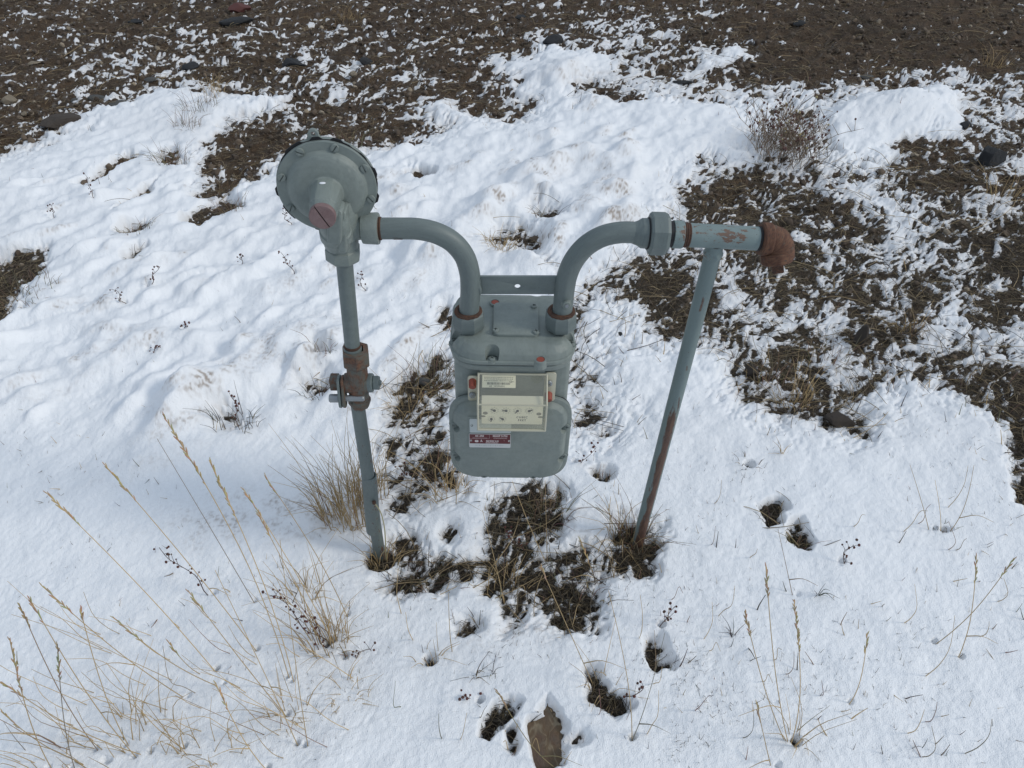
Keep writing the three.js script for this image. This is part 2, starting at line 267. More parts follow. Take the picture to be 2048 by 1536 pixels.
mound(580, 560, 0.16, 0.07, 0.02, 0.8, 0.4); mound(420, 565, 0.16, 0.08, 0.02, 0.8, 0.2); mound(150, 760, 0.2, 0.07, 0.015, 0.8, 0.2); mound(820, 560, 0.1, 0.06, 0.03, 0.9, 0.6); mound(880, 505, 0.14, 0.07, 0.03, 0.7, 0.6); mound(950, 440, 0.14, 0.07, 0.03, 0.9, 0.7);
mound(540, 985, 0.34, 0.17, 0.0, 0.3, 0.55); mound(660, 1010, 0.16, 0.10, 0.0, 0.3, 0.6); mound(1040, 1230, 0.16, 0.10, 0.0, 0.3, 0.55); mound(860, 1130, 0.14, 0.10, 0.0, 0.3, 0.5); mound(1090, 1060, 0.2, 0.16, 0.0, 0.3, 0.6);  // left pair of flat patches paints the rig's shade into the snow colour
{
  const r = rng(77);
  for (let i = 0; i < 210; i++) { const px = -40 + 900 * r(), py = 350 + 490 * r(); mound(px, py, 0.04 + 0.07 * r(), 0.020 + 0.025 * r(), 0.008 + 0.015 * r(), 0.75 + 0.4 * r(), r() < 0.22 ? 0.8 : 0); }
  for (let i = 0; i < 70; i++) { const px = 760 + 520 * r(), py = 270 + 240 * r(); mound(px, py, 0.05 + 0.08 * r(), 0.03 + 0.04 * r(), 0.010 + 0.018 * r(), 0.6 + 0.6 * r(), r() < 0.4 ? 0.9 : 0); }
}
const field = { T: 0, c: 0, soil: 0, snow: 0, dirtShade: 0 };
function ground(x, z, f = field) {
  const far = Math.hypot(x, z - CAM_D), k = clamp(far / 2.2, 0.5, 2);
  const wx = x + k * (0.030 * gn(x * 5, z * 5, 1) + 0.014 * gn(x * 15, z * 15, 2) + 0.006 * gn(x * 40, z * 40, 6)), wz = z + k * (0.038 * gn(x * 5, z * 5, 3) + 0.016 * gn(x * 15, z * 15, 4) + 0.006 * gn(x * 40, z * 40, 5));
  const out = Math.max(sstep(-4.1, -4.6, z), sstep(3.1, 3.8, Math.abs(x)), sstep(0.9, 1.6, z));
  let c = out > 0 ? mix(1, clamp(0.15 + 0.9 * gn(x * 0.45, z * 0.45, 15) - 0.45 * sstep(-3, -5, z), -0.6, 1), out) : 1;
  for (let i = 0; i < AREAS.length; i++) {
    const a = AREAS[i], b = a.box;
    if (wx < b[0] || wx > b[1] || wz < b[2] || wz > b[3]) continue;
    const w = sstep(a.edge, -a.edge, sdPoly(a.p, wx, wz)); if (w > 0) c = mix(c, a.v, w);
  }
  const u = x * WC - z * WS, v = x * WS + z * WC;
  const qx = u + 0.05 * gn(u * 7, v * 7, 31), qv = v + 0.05 * gn(u * 7, v * 7, 32);
  const n = 0.42 * gn(qx * 5, qv * 10, 41) + 0.50 * gn(qx * 15, qv * 30, 43) + 0.55 * gn(qx * 38, qv * 66, 47) + (far < 3.4 ? 0.36 * gn(x * 95, z * 95, 53) : 0);
  let t = c * 1.30 + n * (0.16 + 1.75 * sat(1.02 - c));
  const deep = sat((c - 0.1) / 0.8), tm = 0.006 + (far < 2.3 ? 0.020 : 0.025) * deep;
  let T = t > 0 ? tm * Math.pow(Math.min(1, t / (0.45 + 0.75 * deep)), 0.8) : Math.max(t, -1) * 0.03;
  const ps = PITS.get(Math.floor(x / CELL) * 100003 + Math.floor(z / CELL));
  if (ps) for (const p of ps) { const d = Math.hypot(x - p[0] + 0.0015 * gn(x * 120, z * 120, 61), z - p[1]); if (d < p[2] * 1.7) T -= p[3] * sstep(p[2] * 1.7, p[2] * 0.7, d); }
  const macro = 0.02 * gn(x * 0.7, z * 0.7, 71) + 0.010 * gn(x * 2.2, z * 2.2, 73);
  const bl = Math.abs(gn(x * 9, z * 9, 81)), bm = Math.abs(gn(x * 24, z * 24, 83));
  const lump = 1 + 0.8 * sstep(-0.9, -1.6, z);
  let rough = lump * 0.020 * (0.32 - bl) + 0.010 * (0.3 - bm) + 0.004 * gn(x * 60, z * 60, 85);
  const hollow = -0.012 * sat(-c);
  f.soil = macro + rough + hollow;
  let m = 0, dirtShade = 0;
  if (deep > 0) {
    for (const q of MOUNDS) { const dx = x - q[0], dz = z - q[1]; if (Math.abs(dx) > q[4] * 1.7 || Math.abs(dz) > q[4] * 1.7) continue; const a = (dx * q[2] - dz * q[3]) / q[4], b = (dx * q[3] + dz * q[2]) / q[5], r2 = a * a + b * b; if (r2 < 2.8) { const e = Math.exp(-r2 * 1.6); m += q[6] * e; dirtShade += q[7] * sstep(0.08, 0.8, e) * sat(0.55 + b * 1.0); } }
    const rip = smoothRip(x, z, u, v);
    m = (m + rip) * deep;
  }
  f.c = c; f.T = T; f.snow = macro + (rough + hollow) * (1 - sat(T / 0.03)) + T + m + (0.0008 + 0.0010 * sstep(-0.2, -0.8, z)) * gn(x * 34, z * 34, 91) + 0.0010 * gn(x * 90, z * 90, 93);
  f.dirtShade = dirtShade * deep;
  return f;
}
function smoothRip(x, z, u, v) {
  const rough = sstep(-0.10, -0.6, z) * 0.86 + 0.14;   // the snow lies smoother near the meter's foot
  return rough * (0.010 * gn(u * 4, v * 8, 101) + 0.008 * gn(u * 10, v * 17, 103) + 0.0042 * gn(x * 28, z * 28, 107) + 0.0022 * Math.abs(gn(x * 55, z * 55, 109))) + 0.0034 * gn(x * 12, z * 12, 105);
}
function topAt(x, z) { const f = ground(x, z); return f.T > 0 ? Math.max(f.snow, f.soil) : f.soil; }

function gridLines(step) {   // rows and columns whose spacing grows with the distance, fine enough for what can be seen, then out to the horizon
  const rows = [2.5, 1.6, 1.1, 0.8];
  for (let py = 1640; py >= -70; py -= step) rows.push(G(1024, py, 0).z);
  for (const a of [13.4, 12.4, 11.4, 10, 8.6, 7, 5.4, 4, 2.8, 1.8, 1, 0.5, 0.25]) rows.push(CAM_D - CAM_H / Math.tan(a * Math.PI / 180));
  const cols = []; const m = 1.22;
  for (let s = -m; s <= m + 1e-6; s += step / 1024) cols.push(s);
  for (let e = m + 0.01; e < 2.4; e += 0.012) { cols.unshift(-e); cols.push(e); }
  for (const e of [2.6, 3, 4, 7, 16, 40]) { cols.unshift(-e); cols.push(e); }
  return [rows, cols];
}
function sheet(step, height, color, keep) {
  const [rows, cols] = gridLines(step), nr = rows.length, nc = cols.length, n = nr * nc;
  const pos = new Float32Array(n * 3), col = new Float32Array(n * 3), uv = new Float32Array(n * 2), ok = new Uint8Array(n);
  for (let j = 0; j < nr; j++) {
    const z = rows[j], near = Math.max(CAM_D - z, 0.45), half = (near * Math.cos(PITCH) + CAM_H * Math.sin(PITCH)) * 0.6659;
    for (let i = 0; i < nc; i++) {
      const x = cols[i] * half, k = j * nc + i, f = ground(x, z);
      pos[k * 3] = x; pos[k * 3 + 1] = height(f); pos[k * 3 + 2] = z; uv[k * 2] = x; uv[k * 2 + 1] = z;
      color(f, x, z, col, k * 3); ok[k] = keep(f) ? 1 : 0;
    }
  }
  const idx = new Uint32Array((nr - 1) * (nc - 1) * 6); let c = 0;
  for (let j = 0; j < nr - 1; j++) for (let i = 0; i < nc - 1; i++) {
    const a = j * nc + i, b = a + 1, d = a + nc, e = d + 1;
    if (!(ok[a] | ok[b] | ok[d] | ok[e])) continue;
    idx[c++] = a; idx[c++] = b; idx[c++] = e; idx[c++] = a; idx[c++] = e; idx[c++] = d;
  }
  const g = new THREE.BufferGeometry();
  g.setAttribute('position', new THREE.BufferAttribute(pos, 3)); g.setAttribute('uv', new THREE.BufferAttribute(uv, 2)); g.setAttribute('color', new THREE.BufferAttribute(col, 3));
  g.setIndex(new THREE.BufferAttribute(idx.slice(0, c), 1)); g.computeVertexNormals();
  return g;
}
// every plant that stands in the snow has melted a little pit round itself: the list of stems comes before the snow is laid
// [tip x, tip y, foot x, foot y, bend, head length share, label]
const STEMS = [
  [91, 984, 431, 1333, 0.10, 0.16, 'long seed-headed grass stem reaching farthest up the left edge across smooth snow'],
  [207, 927, 513, 1293, 0.08, 0.17, 'tall straw-yellow grass stem with a fat seed head left of the grey snow hollow'],
  [325, 828, 575, 1351, 0.10, 0.22, 'tallest seed-headed grass stem, its head overlapping the dirty snow ridge at left'],
  [418, 920, 584, 1360, 0.08, 0.2, 'seed-headed grass stem just right of the tallest one at left'],
  [314, 877, 508, 1198, 0.06, 0, 'thin dark bare grass stalk beside the dirty snow ridge at left'],
  [529, 951, 695, 1226, 0.10, 0.12, 'slender grass stem with a short seed head leaning toward the inlet riser'],
  [486, 977, 666, 1279, 0.08, 0.16, 'pale grass stem with narrow seed head rising from the reddish weed clump'],
  [515, 1025, 661, 1279, 0.05, 0.15, 'shorter grass stem rising from the reddish weed clump left of the riser'],
  [225, 1233, 448, 1363, 0.05, 0.28, 'low-leaning grass stem with a long seed head in the middle of the left snow'],
  [81, 1169, 374, 1387, 0.06, 0.2, 'bent seed-headed grass stem arching left over the lower snow'],
  [57, 1194, 268, 1509, 0.05, 0.12, 'fine grass stem with a small seed head near the lower left edge'],
  [38, 1207, 189, 1495, 0.04, 0.12, 'dark grass stem with a small drooping head near the lower left edge'],
  [19, 1277, 96, 1536, 0.03, 0.3, 'thick pale seed head standing at the far left edge'],
  [2, 1363, 300, 1500, 0.06, 0.16, 'seed head pointing out of the left edge, upper of two low ones'],
  [2, 1423, 206, 1518, 0.05, 0.2, 'seed head pointing out of the left edge, lower of two low ones'],
  [45, 1473, 215, 1520, 0.04, 0.3, 'nearly flat seed-headed stem lying low in the bottom left corner'],
  [115, 1289, 139, 1536, 0.03, 0.2, 'upright grass stem with dark seed head in the bottom left corner'],
  [160, 1217, 249, 1485, 0.03, 0.06, 'upright bare-tipped grass stem in the lower left snow'],
  [213, 1325, 369, 1490, 0.05, 0, 'bare yellow grass stem slanting through the lower left tangle'],
  [376, 1181, 575, 1428, 0.08, 0.14, 'short seed head left of the long stems in the lower snow'],
  [431, 1365, 536, 1536, 0.05, 0.22, 'seed-headed stem at the bottom edge left of centre'],
  [335, 1281, 431, 1333, 0.03, 0.25, 'short low stem sharing its foot with the longest left stem'],
  [430, 1140, 594, 1487, 0.06, 0, 'bare straw crossing behind the seed heads, its foot near the bottom edge'],
  [560, 1080, 611, 1490, 0.02, 0, 'straight bare straw standing left of the reddish weeds'],
  [1532, 1131, 1592, 1485, -0.06, 0.14, 'tall seed-headed grass stem right of the support leg, its head tilting left'],
  [1588, 1200, 1590, 1480, 0.03, 0.26, 'upright grass stem with long pale seed head right of the support leg'],
  [1953, 1111, 1925, 1310, 0.0, 0.2, 'upright seed-headed stem near the right edge'],
  [2028, 1116, 1870, 1281, -0.05, 0.16, 'curved seed-headed stem leaning out toward the right edge'],
  [1735, 1265, 1700, 1404, 0.0, 0.2, 'short seed-headed stem alone in the lower right snow'],
  [1489, 1222, 1588, 1478, -0.05, 0.14, 'drooping seed-headed stem left of the pale upright one at right'],
  [1556, 1059, 1595, 1188, -0.02, 0, 'thin brown stalk just below the two dark melt holes'],
  [1513, 1406, 1554, 1533, -0.02, 0.2, 'low seed-headed stem at the bottom edge right of centre'],
  [993, 1379, 1125, 1530, 0.0, 0.18, 'yellow seed-headed stem lying across the brown flat stone'],
  [1217, 1181, 1268, 1476, 0.04, 0, 'long thin straw standing right of the bottom snow crevice'],
  [1081, 1133, 1193, 1357, 0.03, 0.08, 'thin straw leaning over the lower middle snow toward the crevice'],
  [1160, 1076, 1206, 1150, 0.03, 0.4, 'short thick seed head beside the thawed foot of the support leg'],
  [1024, 961, 1098, 1106, 0.02, 0, 'straw leaning up under the bottom edge of the meter case'],
  [1090, 960, 1096, 1106, 0.0, 0, 'upright straw just below the meter case'],
  [965, 1020, 1010, 1190, 0.03, 0, 'straw slanting through the thawed patch under the meter'],
  [1330, 1265, 1262, 1480, -0.02, 0, 'dark thin stalk leaning right beside the bottom crevice'],
  [1870, 960, 1895, 1055, -0.02, 0, 'thin bare weed stalk in the smooth snow near the right edge'],
  [1948, 930, 1903, 1055, 0.0, 0, 'thin bare weed stalk leaning right in the smooth snow near the right edge'],
  [1820, 930, 1872, 1052, -0.02, 0, 'thin bare weed stalk leaning left in the smooth snow near the right edge'],
];
// [x, y, spread, height, blades, tone, label]; tone 0 straw, 1 dark, 2 grey-brown
const TUFTS = [
  [696, 1030, 0.06, 0.25, 150, 0, 'tall straw tuft growing against the left side of the inlet riser'],
  [735, 985, 0.05, 0.20, 60, 0, 'straw tuft right behind the lower inlet riser'],
  [768, 1112, 0.035, 0.09, 44, 0, 'flattened dry tuft at the foot of the inlet riser'],
  [895, 985, 0.05, 0.15, 46, 0, 'yellow tuft under the lower left corner of the meter case'],
  [870, 930, 0.04, 0.10, 36, 2, 'grey tuft left of the meter case beside the riser'],
  [1270, 1070, 0.05, 0.11, 60, 2, 'dark matted tuft round the foot of the support leg'],
  [1240, 1065, 0.03, 0.16, 22, 0, 'thin yellow tuft leaning left at the foot of the support leg'],
  [1090, 1030, 0.06, 0.09, 60, 2, 'brown matted tuft in the thawed patch under the meter'],
  [1150, 1185, 0.07, 0.06, 70, 1, 'dark trampled tuft in the lower part of the thawed patch'],
  [1010, 1170, 0.05, 0.09, 36, 0, 'straw tuft at the left side of the thawed patch'],
  [830, 1145, 0.06, 0.06, 60, 1, 'dark trampled tuft right of the riser foot'],
  [655, 1285, 0.045, 0.19, 64, 0, 'clump of fine straw among the reddish weeds left of centre'],
  [575, 1432, 0.04, 0.11, 30, 0, 'low straw clump near the bottom edge left of centre'],
  [690, 1385, 0.05, 0.06, 26, 0, 'flat straw clump in the lower snow left of centre'],
  [270, 1495, 0.09, 0.13, 46, 0, 'tangle of low straw in the bottom left corner under the drooping heads'],
  [110, 1520, 0.07, 0.12, 26, 0, 'small straw tangle at the very bottom left corner'],
  [420, 1515, 0.06, 0.11, 24, 0, 'loose straw tuft at the bottom edge beside the left tangle'],
  [610, 1190, 0.05, 0.14, 30, 0, 'loose fan of fine straw left of the riser foot'],
  [1590, 1485, 0.02, 0.12, 14, 0, 'straw clump at the foot of the tall right stems'],
  [1205, 1375, 0.03, 0.10, 16, 0, 'straw clump standing in the bottom crevice'],
  [950, 1355, 0.025, 0.06, 8, 1, 'dark curled leaf tuft in the lower middle snow'],
  [985, 1352, 0.02, 0.05, 5, 1, 'small dark curved leaf right of the dark curled tuft'],
  [860, 1320, 0.03, 0.08, 12, 0, 'fan of short straw in the lower snow below the riser'],
  [1205, 952, 0.02, 0.05, 14, 2, 'little tuft in the round melt hole left of the support leg'],
  [1005, 490, 0.06, 0.07, 70, 0, 'straw tuft seen in the gap above the meter bracket'],
  [340, 318, 0.07, 0.09, 60, 2, 'brown tuft in the upper left snow, nearest of the group'],
  [425, 180, 0.06, 0.10, 50, 0, 'yellowish tuft at the edge of the upper left bare soil'],
  [372, 250, 0.06, 0.08, 44, 2, 'brown tuft in the upper left snow, middle of the group'],
  [400, 215, 0.08, 0.08, 60, 2, 'wide brown tuft in the upper left snow below the yellowish one'],
  [270, 462, 0.06, 0.05, 50, 2, 'tuft on the thawed strip in the left snow'],
  [460, 418, 0.06, 0.06, 60, 2, 'reddish brown tuft in the snow left of the regulator'],
  [440, 370, 0.05, 0.06, 40, 2, 'small tuft in the snow above the reddish brown one'],
  [270, 515, 0.03, 0.05, 26, 1, 'small dark tuft with one yellow straw in the left snow'],
  [30, 600, 0.14, 0.06, 110, 2, 'matted dead grass in the thawed patch at the left edge'],
  [470, 845, 0.06, 0.09, 36, 1, 'dark bushy weed in a melt pit left of the shutoff valve'],
  [630, 785, 0.04, 0.05, 30, 1, 'dark weed in the snow beside the shutoff valve'],
  [648, 715, 0.03, 0.06, 14, 2, 'small twiggy tuft left of the valve collar'],
  [860, 745, 0.07, 0.10, 80, 2, 'dead grass mat left of the meter case'],
  [820, 800, 0.06, 0.10, 50, 0, 'straw fan between the riser and the meter case'],
  [1560, 285, 0.10, 0.16, 60, 2, 'dense lower growth of the dead bush at upper right'],
  [1600, 790, 0.05, 0.12, 40, 0, 'pale bleached grass tuft in the right middle snow'],
  [1545, 745, 0.05, 0.10, 34, 2, 'brown grass tuft left of the bleached one at right'],
  [1660, 700, 0.06, 0.09, 40, 2, 'grass tuft beside the upright grey stone'],
  [1830, 650, 0.05, 0.08, 40, 0, 'straw tuft in the broken snow near the right edge'],
  [2000, 390, 0.06, 0.12, 26, 0, 'yellow straw tuft near the right edge below the black rock'],
  [1995, 120, 0.06, 0.14, 30, 0, 'yellow straw tuft in the far right corner'],
  [1980, 770, 0.10, 0.06, 70, 1, 'dark grass mat at the right edge of the snow'],
  [700, 30, 0.07, 0.10, 40, 0, 'straw tuft on the far bare soil left of centre'],
  [690, 285, 0.08, 0.09, 60, 2, 'brown tuft at the snow edge above the regulator'],
  [1095, 440, 0.04, 0.06, 24, 1, 'small dark tuft in the snow between the two pipe bends'],
  [1545, 1040, 0.025, 0.04, 22, 1, 'dark grass at the bottom of the left melt hole'],
  [1600, 1080, 0.025, 0.05, 26, 2, 'brown grass at the bottom of the right melt hole'],
  [1240, 1415, 0.03, 0.04, 20, 1, 'dark matted grass at the lower end of the crevice'],
  [1635, 1190, 0.015, 0.06, 7, 1, 'sprig of dark blades below the right melt hole'],
  [1500, 925, 0.03, 0.03, 14, 1, 'row of short dark stubs in the snow right of the leg'],
  [1565, 905, 0.02, 0.05, 8, 0, 'small straw sprig in the snow left of the dark stone'],
  [1465, 1275, 0.012, 0.05, 7, 1, 'dark grass sprig in a small pit right of the leg'],
  [1890, 1055, 0.02, 0.03, 10, 1, 'low dark blades at the foot of the bare weed stalks'],
];
// [x, y, height, lean, label]: dry weeds with little dark red buds
const WEEDS = [
  [192, 405, 0.07, 0.0, 'small upright weed with dark buds in the upper left snow'],
  [108, 440, 0.05, 0.25, 'tiny dark weed near the left edge of the upper snow'],
  [590, 553, 0.07, -0.25, 'upright budded weed in the snow left of the upper riser'],
  [482, 533, 0.04, 0.2, 'small budded weed farther left of the upper riser'],
  [728, 575, 0.06, -0.1, 'budded weed just right of the upper riser'],
  [583, 448, 0.05, -0.3, 'wiry weed in the snow left of the regulator cap'],
  [252, 612, 0.05, -0.2, 'dark budded weed in the middle of the left snow'],
  [300, 580, 0.07, 0.5, 'slanted woody weed in the left snow'],
  [300, 707, 0.03, 0.8, 'creeping row of buds on the rippled left snow'],
  [372, 672, 0.025, 0.4, 'little curled bud on the rippled snow left of the valve'],
  [472, 840, 0.10, 0.1, 'budded weed standing in the melt pit left of the valve'],
  [425, 1180, 0.20, -0.30, 'tall twisted weed with dark red pods among the seed heads'],
  [660, 1278, 0.22, -0.35, 'tall reddish weed with pods in the straw clump left of centre'],
  [655, 1285, 0.14, -0.15, 'shorter reddish weed beside the tall one left of centre'],
  [690, 1310, 0.05, 0.7, 'low weed with red buds right of the straw clump'],
  [1322, 1250, 0.07, 0.15, 'little branching red weed right of the thawed patch'],
  [1683, 1122, 0.07, 0.05, 'little branching red weed in the right snow'],
  [1150, 920, 0.07, 0.5, 'dark red curled weed beside the lower right corner of the meter'],
  [1225, 1390, 0.05, 0.8, 'creeping reddish weed along the bottom crevice'],
  [1060, 1090, 0.08, -0.5, 'reddish weed in the thawed patch under the meter'],
  [800, 945, 0.05, 0.1, 'curled dark red leaves beside the riser'],
  [960, 1400, 0.05, -0.4, 'small dark twig in the snow above the thawed dark hollow'],
];
{
  for (const s of STEMS) { const g = G(s[2], Math.min(s[3], 1560)); pit(g.x, g.z, 0.0040, 0.013); }
  for (const w of WEEDS) { const g = G(w[0], w[1]); pit(g.x, g.z, 0.0055, 0.02); }
  for (const t of TUFTS) if (t[2] < 0.035 && t[4] > 8) { const g = G(t[0], t[1]); pit(g.x, g.z, t[2] * 0.32, 0.035); }
  const a = G(758, 1112); pit(a.x, a.z, 0.022, 0.06);
}
const grainBump = texture(512, (u, v) => 0.5 + 0.20 * gnP(u, v, 12, 12, 201) + 0.22 * gnP(u, v, 40, 40, 203) + 0.24 * gnP(u, v, 110, 110, 205), false);
const soilBump = texture(1024, (u, v) => 0.5 + 0.22 * gnP(u, v, 14, 14, 211) - 0.25 * Math.abs(gnP(u, v, 36, 36, 213)) + 0.28 * gnP(u, v, 90, 90, 215) + 0.2 * gnP(u, v, 200, 200, 217), false);
const soilMap = texture(1024, (u, v) => { const a = gnP(u, v, 8, 8, 221), b = gnP(u, v, 50, 50, 223), c = gnP(u, v, 160, 160, 225); const k = 0.62 + 0.14 * a + 0.26 * b + 0.36 * c; return [k, k * (0.97 + 0.02 * a), k * (0.95 + 0.03 * b)]; });
soilBump.repeat.set(2.2, 2.2); soilMap.repeat.set(1.9, 1.9); grainBump.repeat.set(4, 4);
M.soil = std({ vertexColors: true, map: soilMap, bumpMap: soilBump, bumpScale: 0.016, roughness: 0.95 });
M.snow = std({ vertexColors: true, bumpMap: grainBump, bumpScale: 0.0023, roughness: 0.75 });
const soilGeo = sheet(4.0, f => f.soil, (f, x, z, col, o) => {
  const a = gn(x * 1.3, z * 1.3, 111), b = gn(x * 6, z * 6, 113), c = gn(x * 30, z * 30, 115), damp = sat(0.5 + f.T * 40);
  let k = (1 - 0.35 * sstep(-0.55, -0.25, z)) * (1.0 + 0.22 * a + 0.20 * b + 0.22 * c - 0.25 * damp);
  const grass = sstep(-1.9, -1.2, z);   // nearer the meter the soil is covered with grey dead grass
  col[o] = k * mix(0.143, 0.108, grass); col[o + 1] = k * mix(0.093, 0.078, grass); col[o + 2] = k * mix(0.053, 0.048, grass);
  const frost = 0.42 * sstep(-0.010, 0.001, f.T) * sat(0.35 + 0.9 * gn(x * 50, z * 50, 117));   // a dusting too thin to hide the soil
  for (let q = 0; q < 3; q++) col[o + q] = mix(col[o + q], 0.8, frost);
}, () => true);
const groundMesh = mesh('ground', soilGeo, M.soil); groundMesh.userData.kind = 'structure';
const snowGeo = sheet(2.75, f => f.snow, (f, x, z, col, o) => {
  const sp = sat(0.1 + 1.3 * gn(x * 90, z * 90, 121) + 0.9 * gn(x * 210, z * 210, 123)), sw = sat(0.4 + 0.9 * gn(x * 18, z * 18, 129));
  const thin = f.c < 0.97 ? sat(1 - f.T / 0.014) * (0.35 + 0.75 * sat(0.4 + gn(x * 60, z * 60, 131))) : 0;   // wet, gritty where it has nearly melted away
  const d = sat(sat(f.dirtShade * sw * (0.18 + 1.3 * sp)) * 1.15 + 0.10 * sat(gn(x * 1.6, z * 1.6, 125) * sstep(0.1, -0.4, z)) + 0.56 * thin);
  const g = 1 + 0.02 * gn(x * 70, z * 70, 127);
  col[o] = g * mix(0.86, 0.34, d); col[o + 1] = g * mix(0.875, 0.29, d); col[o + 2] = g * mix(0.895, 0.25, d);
}, f => f.T > -0.004);
const snowMesh = mesh('snow', snowGeo, M.snow); snowMesh.userData.kind = 'structure';

// ---------------------------------------------------------------- the gas meter with its pipes
const rig = base('gas_meter', V(0, 0, 0));
tag(rig, 'grey-green gas meter with pressure regulator, rusty shutoff valve and leaning support leg in snow', 'gas meter');
const P = (name, geo, mat, parent = rig, label) => mesh(name, geo, mat, parent, label);

// inlet riser
const rBot = R(765, 1150), rTop = R(714, 800), uBot = R(706, 705), uTop = R(687, 505);
const riserDir = rTop.clone().sub(rBot).normalize();
const riser = P('riser_pipe', rod(rBot, rTop, 0.0128), M.riser);
P('sleeve', (() => { const a = R(747, 1062), b = R(738, 950), L = a.distanceTo(b); return lathe([[0.0129, 0], [0.0152, 0.002], [0.0154, L * 0.5], [0.0150, L - 0.003], [0.0129, L]], a, b.clone().sub(a)); })(), M.riser, riser);
{ const c = R(748, 1003, 0.015); P('wire_clip', lathe([[0, 0], [0.0042, 0.0005], [0.0042, 0.005], [0.003, 0.007], [0, 0.0072]], c, V(0.2, 0.1, 1), 6, 0.3), M.rust, riser);
  P('tracer_wire', tube([c.clone().add(V(0.002, -0.001, 0.004)), R(760, 1022, 0.02), R(768, 1050, 0.018), R(771, 1085, 0.016), R(772, 1120, 0.014)], 0.0013, 24, 8), std({ color: new THREE.Color().setRGB(0.42, 0.38, 0.22), roughness: 0.6 }), riser); }
const upper = P('upper_riser_pipe', rod(uBot, uTop, 0.0131), M.pipe);
{ const d = uTop.clone().sub(uBot).normalize(), a = uBot.clone();
  P('pipe_collar', lathe([[0.0133, -0.004], [0.0152, -0.002], [0.0155, 0.010], [0.0150, 0.0125], [0.0137, 0.013]], a, d), M.pipe, upper);
  P('thread_ring', lathe([[0.0137, 0.013], [0.0148, 0.0145], [0.0140, 0.0155], [0.0148, 0.017], [0.0134, 0.0185]], a, d), M.rust, upper); }

// shutoff valve
{
  const d = uBot.clone().sub(rTop).normalize(), c0 = R(720, 812), c1 = R(707, 697), L = c0.distanceTo(c1), ax = V(1, 0, 0);
  const mid = c0.clone().lerp(c1, 0.42);
  const bodyG = merge([
    lathe([[0.012, 0], [0.0165, 0.002], [0.0205, 0.010], [0.0205, 0.018], [0.018, 0.023]], c0, d, 8, 0.4, 0.3),
    lathe([[0.018, 0.018], [0.0175, 0.03], [0.019, 0.046], [0.0178, L - 0.036], [0.018, L - 0.03]], c0, d, 26, 0.9),
    lathe([[0.0, L - 0.034], [0.0225, L - 0.034], [0.0250, L - 0.030], [0.0250, L - 0.005], [0.0235, L - 0.001], [0.0150, L], [0.0140, L - 0.006]], c0, d, 6, 0.4, 0.2),
    lathe([[0.0175, -0.022], [0.0185, -0.016], [0.0185, 0.014], [0.0165, 0.020]], mid, ax, 26, 0.7),
  ]);
  const valve = P('shutoff_valve', bodyG, M.valve, rig, 'rusty shutoff valve with lock plate and bolt');
  P('nut_washer', lathe([[0, 0.019], [0.0165, 0.019], [0.0172, 0.0205], [0.0172, 0.0265], [0.016, 0.028], [0, 0.028]], mid, ax, 30, 0.5), M.pipe, valve);
  P('retaining_nut', lathe([[0, 0.028], [0.0128, 0.028], [0.0140, 0.0295], [0.0140, 0.0375], [0.0128, 0.039], [0.006, 0.039], [0.005, 0.0425], [0, 0.043]], mid, ax, 6, 0.4, 0.25), M.pipe, valve);
  P('stem_square', new RoundedBoxGeometry(0.016, 0.024, 0.022, 2, 0.002).translate(mid.x - 0.0395, mid.y + 0.002, mid.z), M.valve, valve);
  // two lock plates with a notch, standing across the stem
  const plate = new THREE.Shape(); plate.absarc(0, 0, 0.0185, Math.PI * 0.18, Math.PI * 0.82, false); plate.lineTo(-0.0120, -0.032); plate.quadraticCurveTo(-0.010, -0.042, 0, -0.042); plate.quadraticCurveTo(0.010, -0.042, 0.0120, -0.032); plate.closePath();
  for (const [o, m] of [[-0.0325, M.pipe], [-0.0255, M.valve]]) { const g = slab(plate, 0.0045, 0.001); g.rotateY(-Math.PI / 2); g.rotateX(-0.42); g.translate(mid.x + o + 0.0045, mid.y, mid.z + 0.006); P('lock_plate', g, m, valve); }
  const bolt = mid.clone().add(V(0, -0.022, 0.0165));
  P('lock_bolt', merge([lathe([[0, -0.050], [0.0068, -0.050], [0.0078, -0.0485], [0.0078, -0.034], [0.0068, -0.0325], [0, -0.0325]], bolt, ax, 24, 0.5), lathe([[0, -0.034], [0.0058, -0.034], [0.0058, 0.010], [0.0045, 0.012], [0, 0.012]], bolt, ax, 20, 0.5)]), M.steel, valve);
}

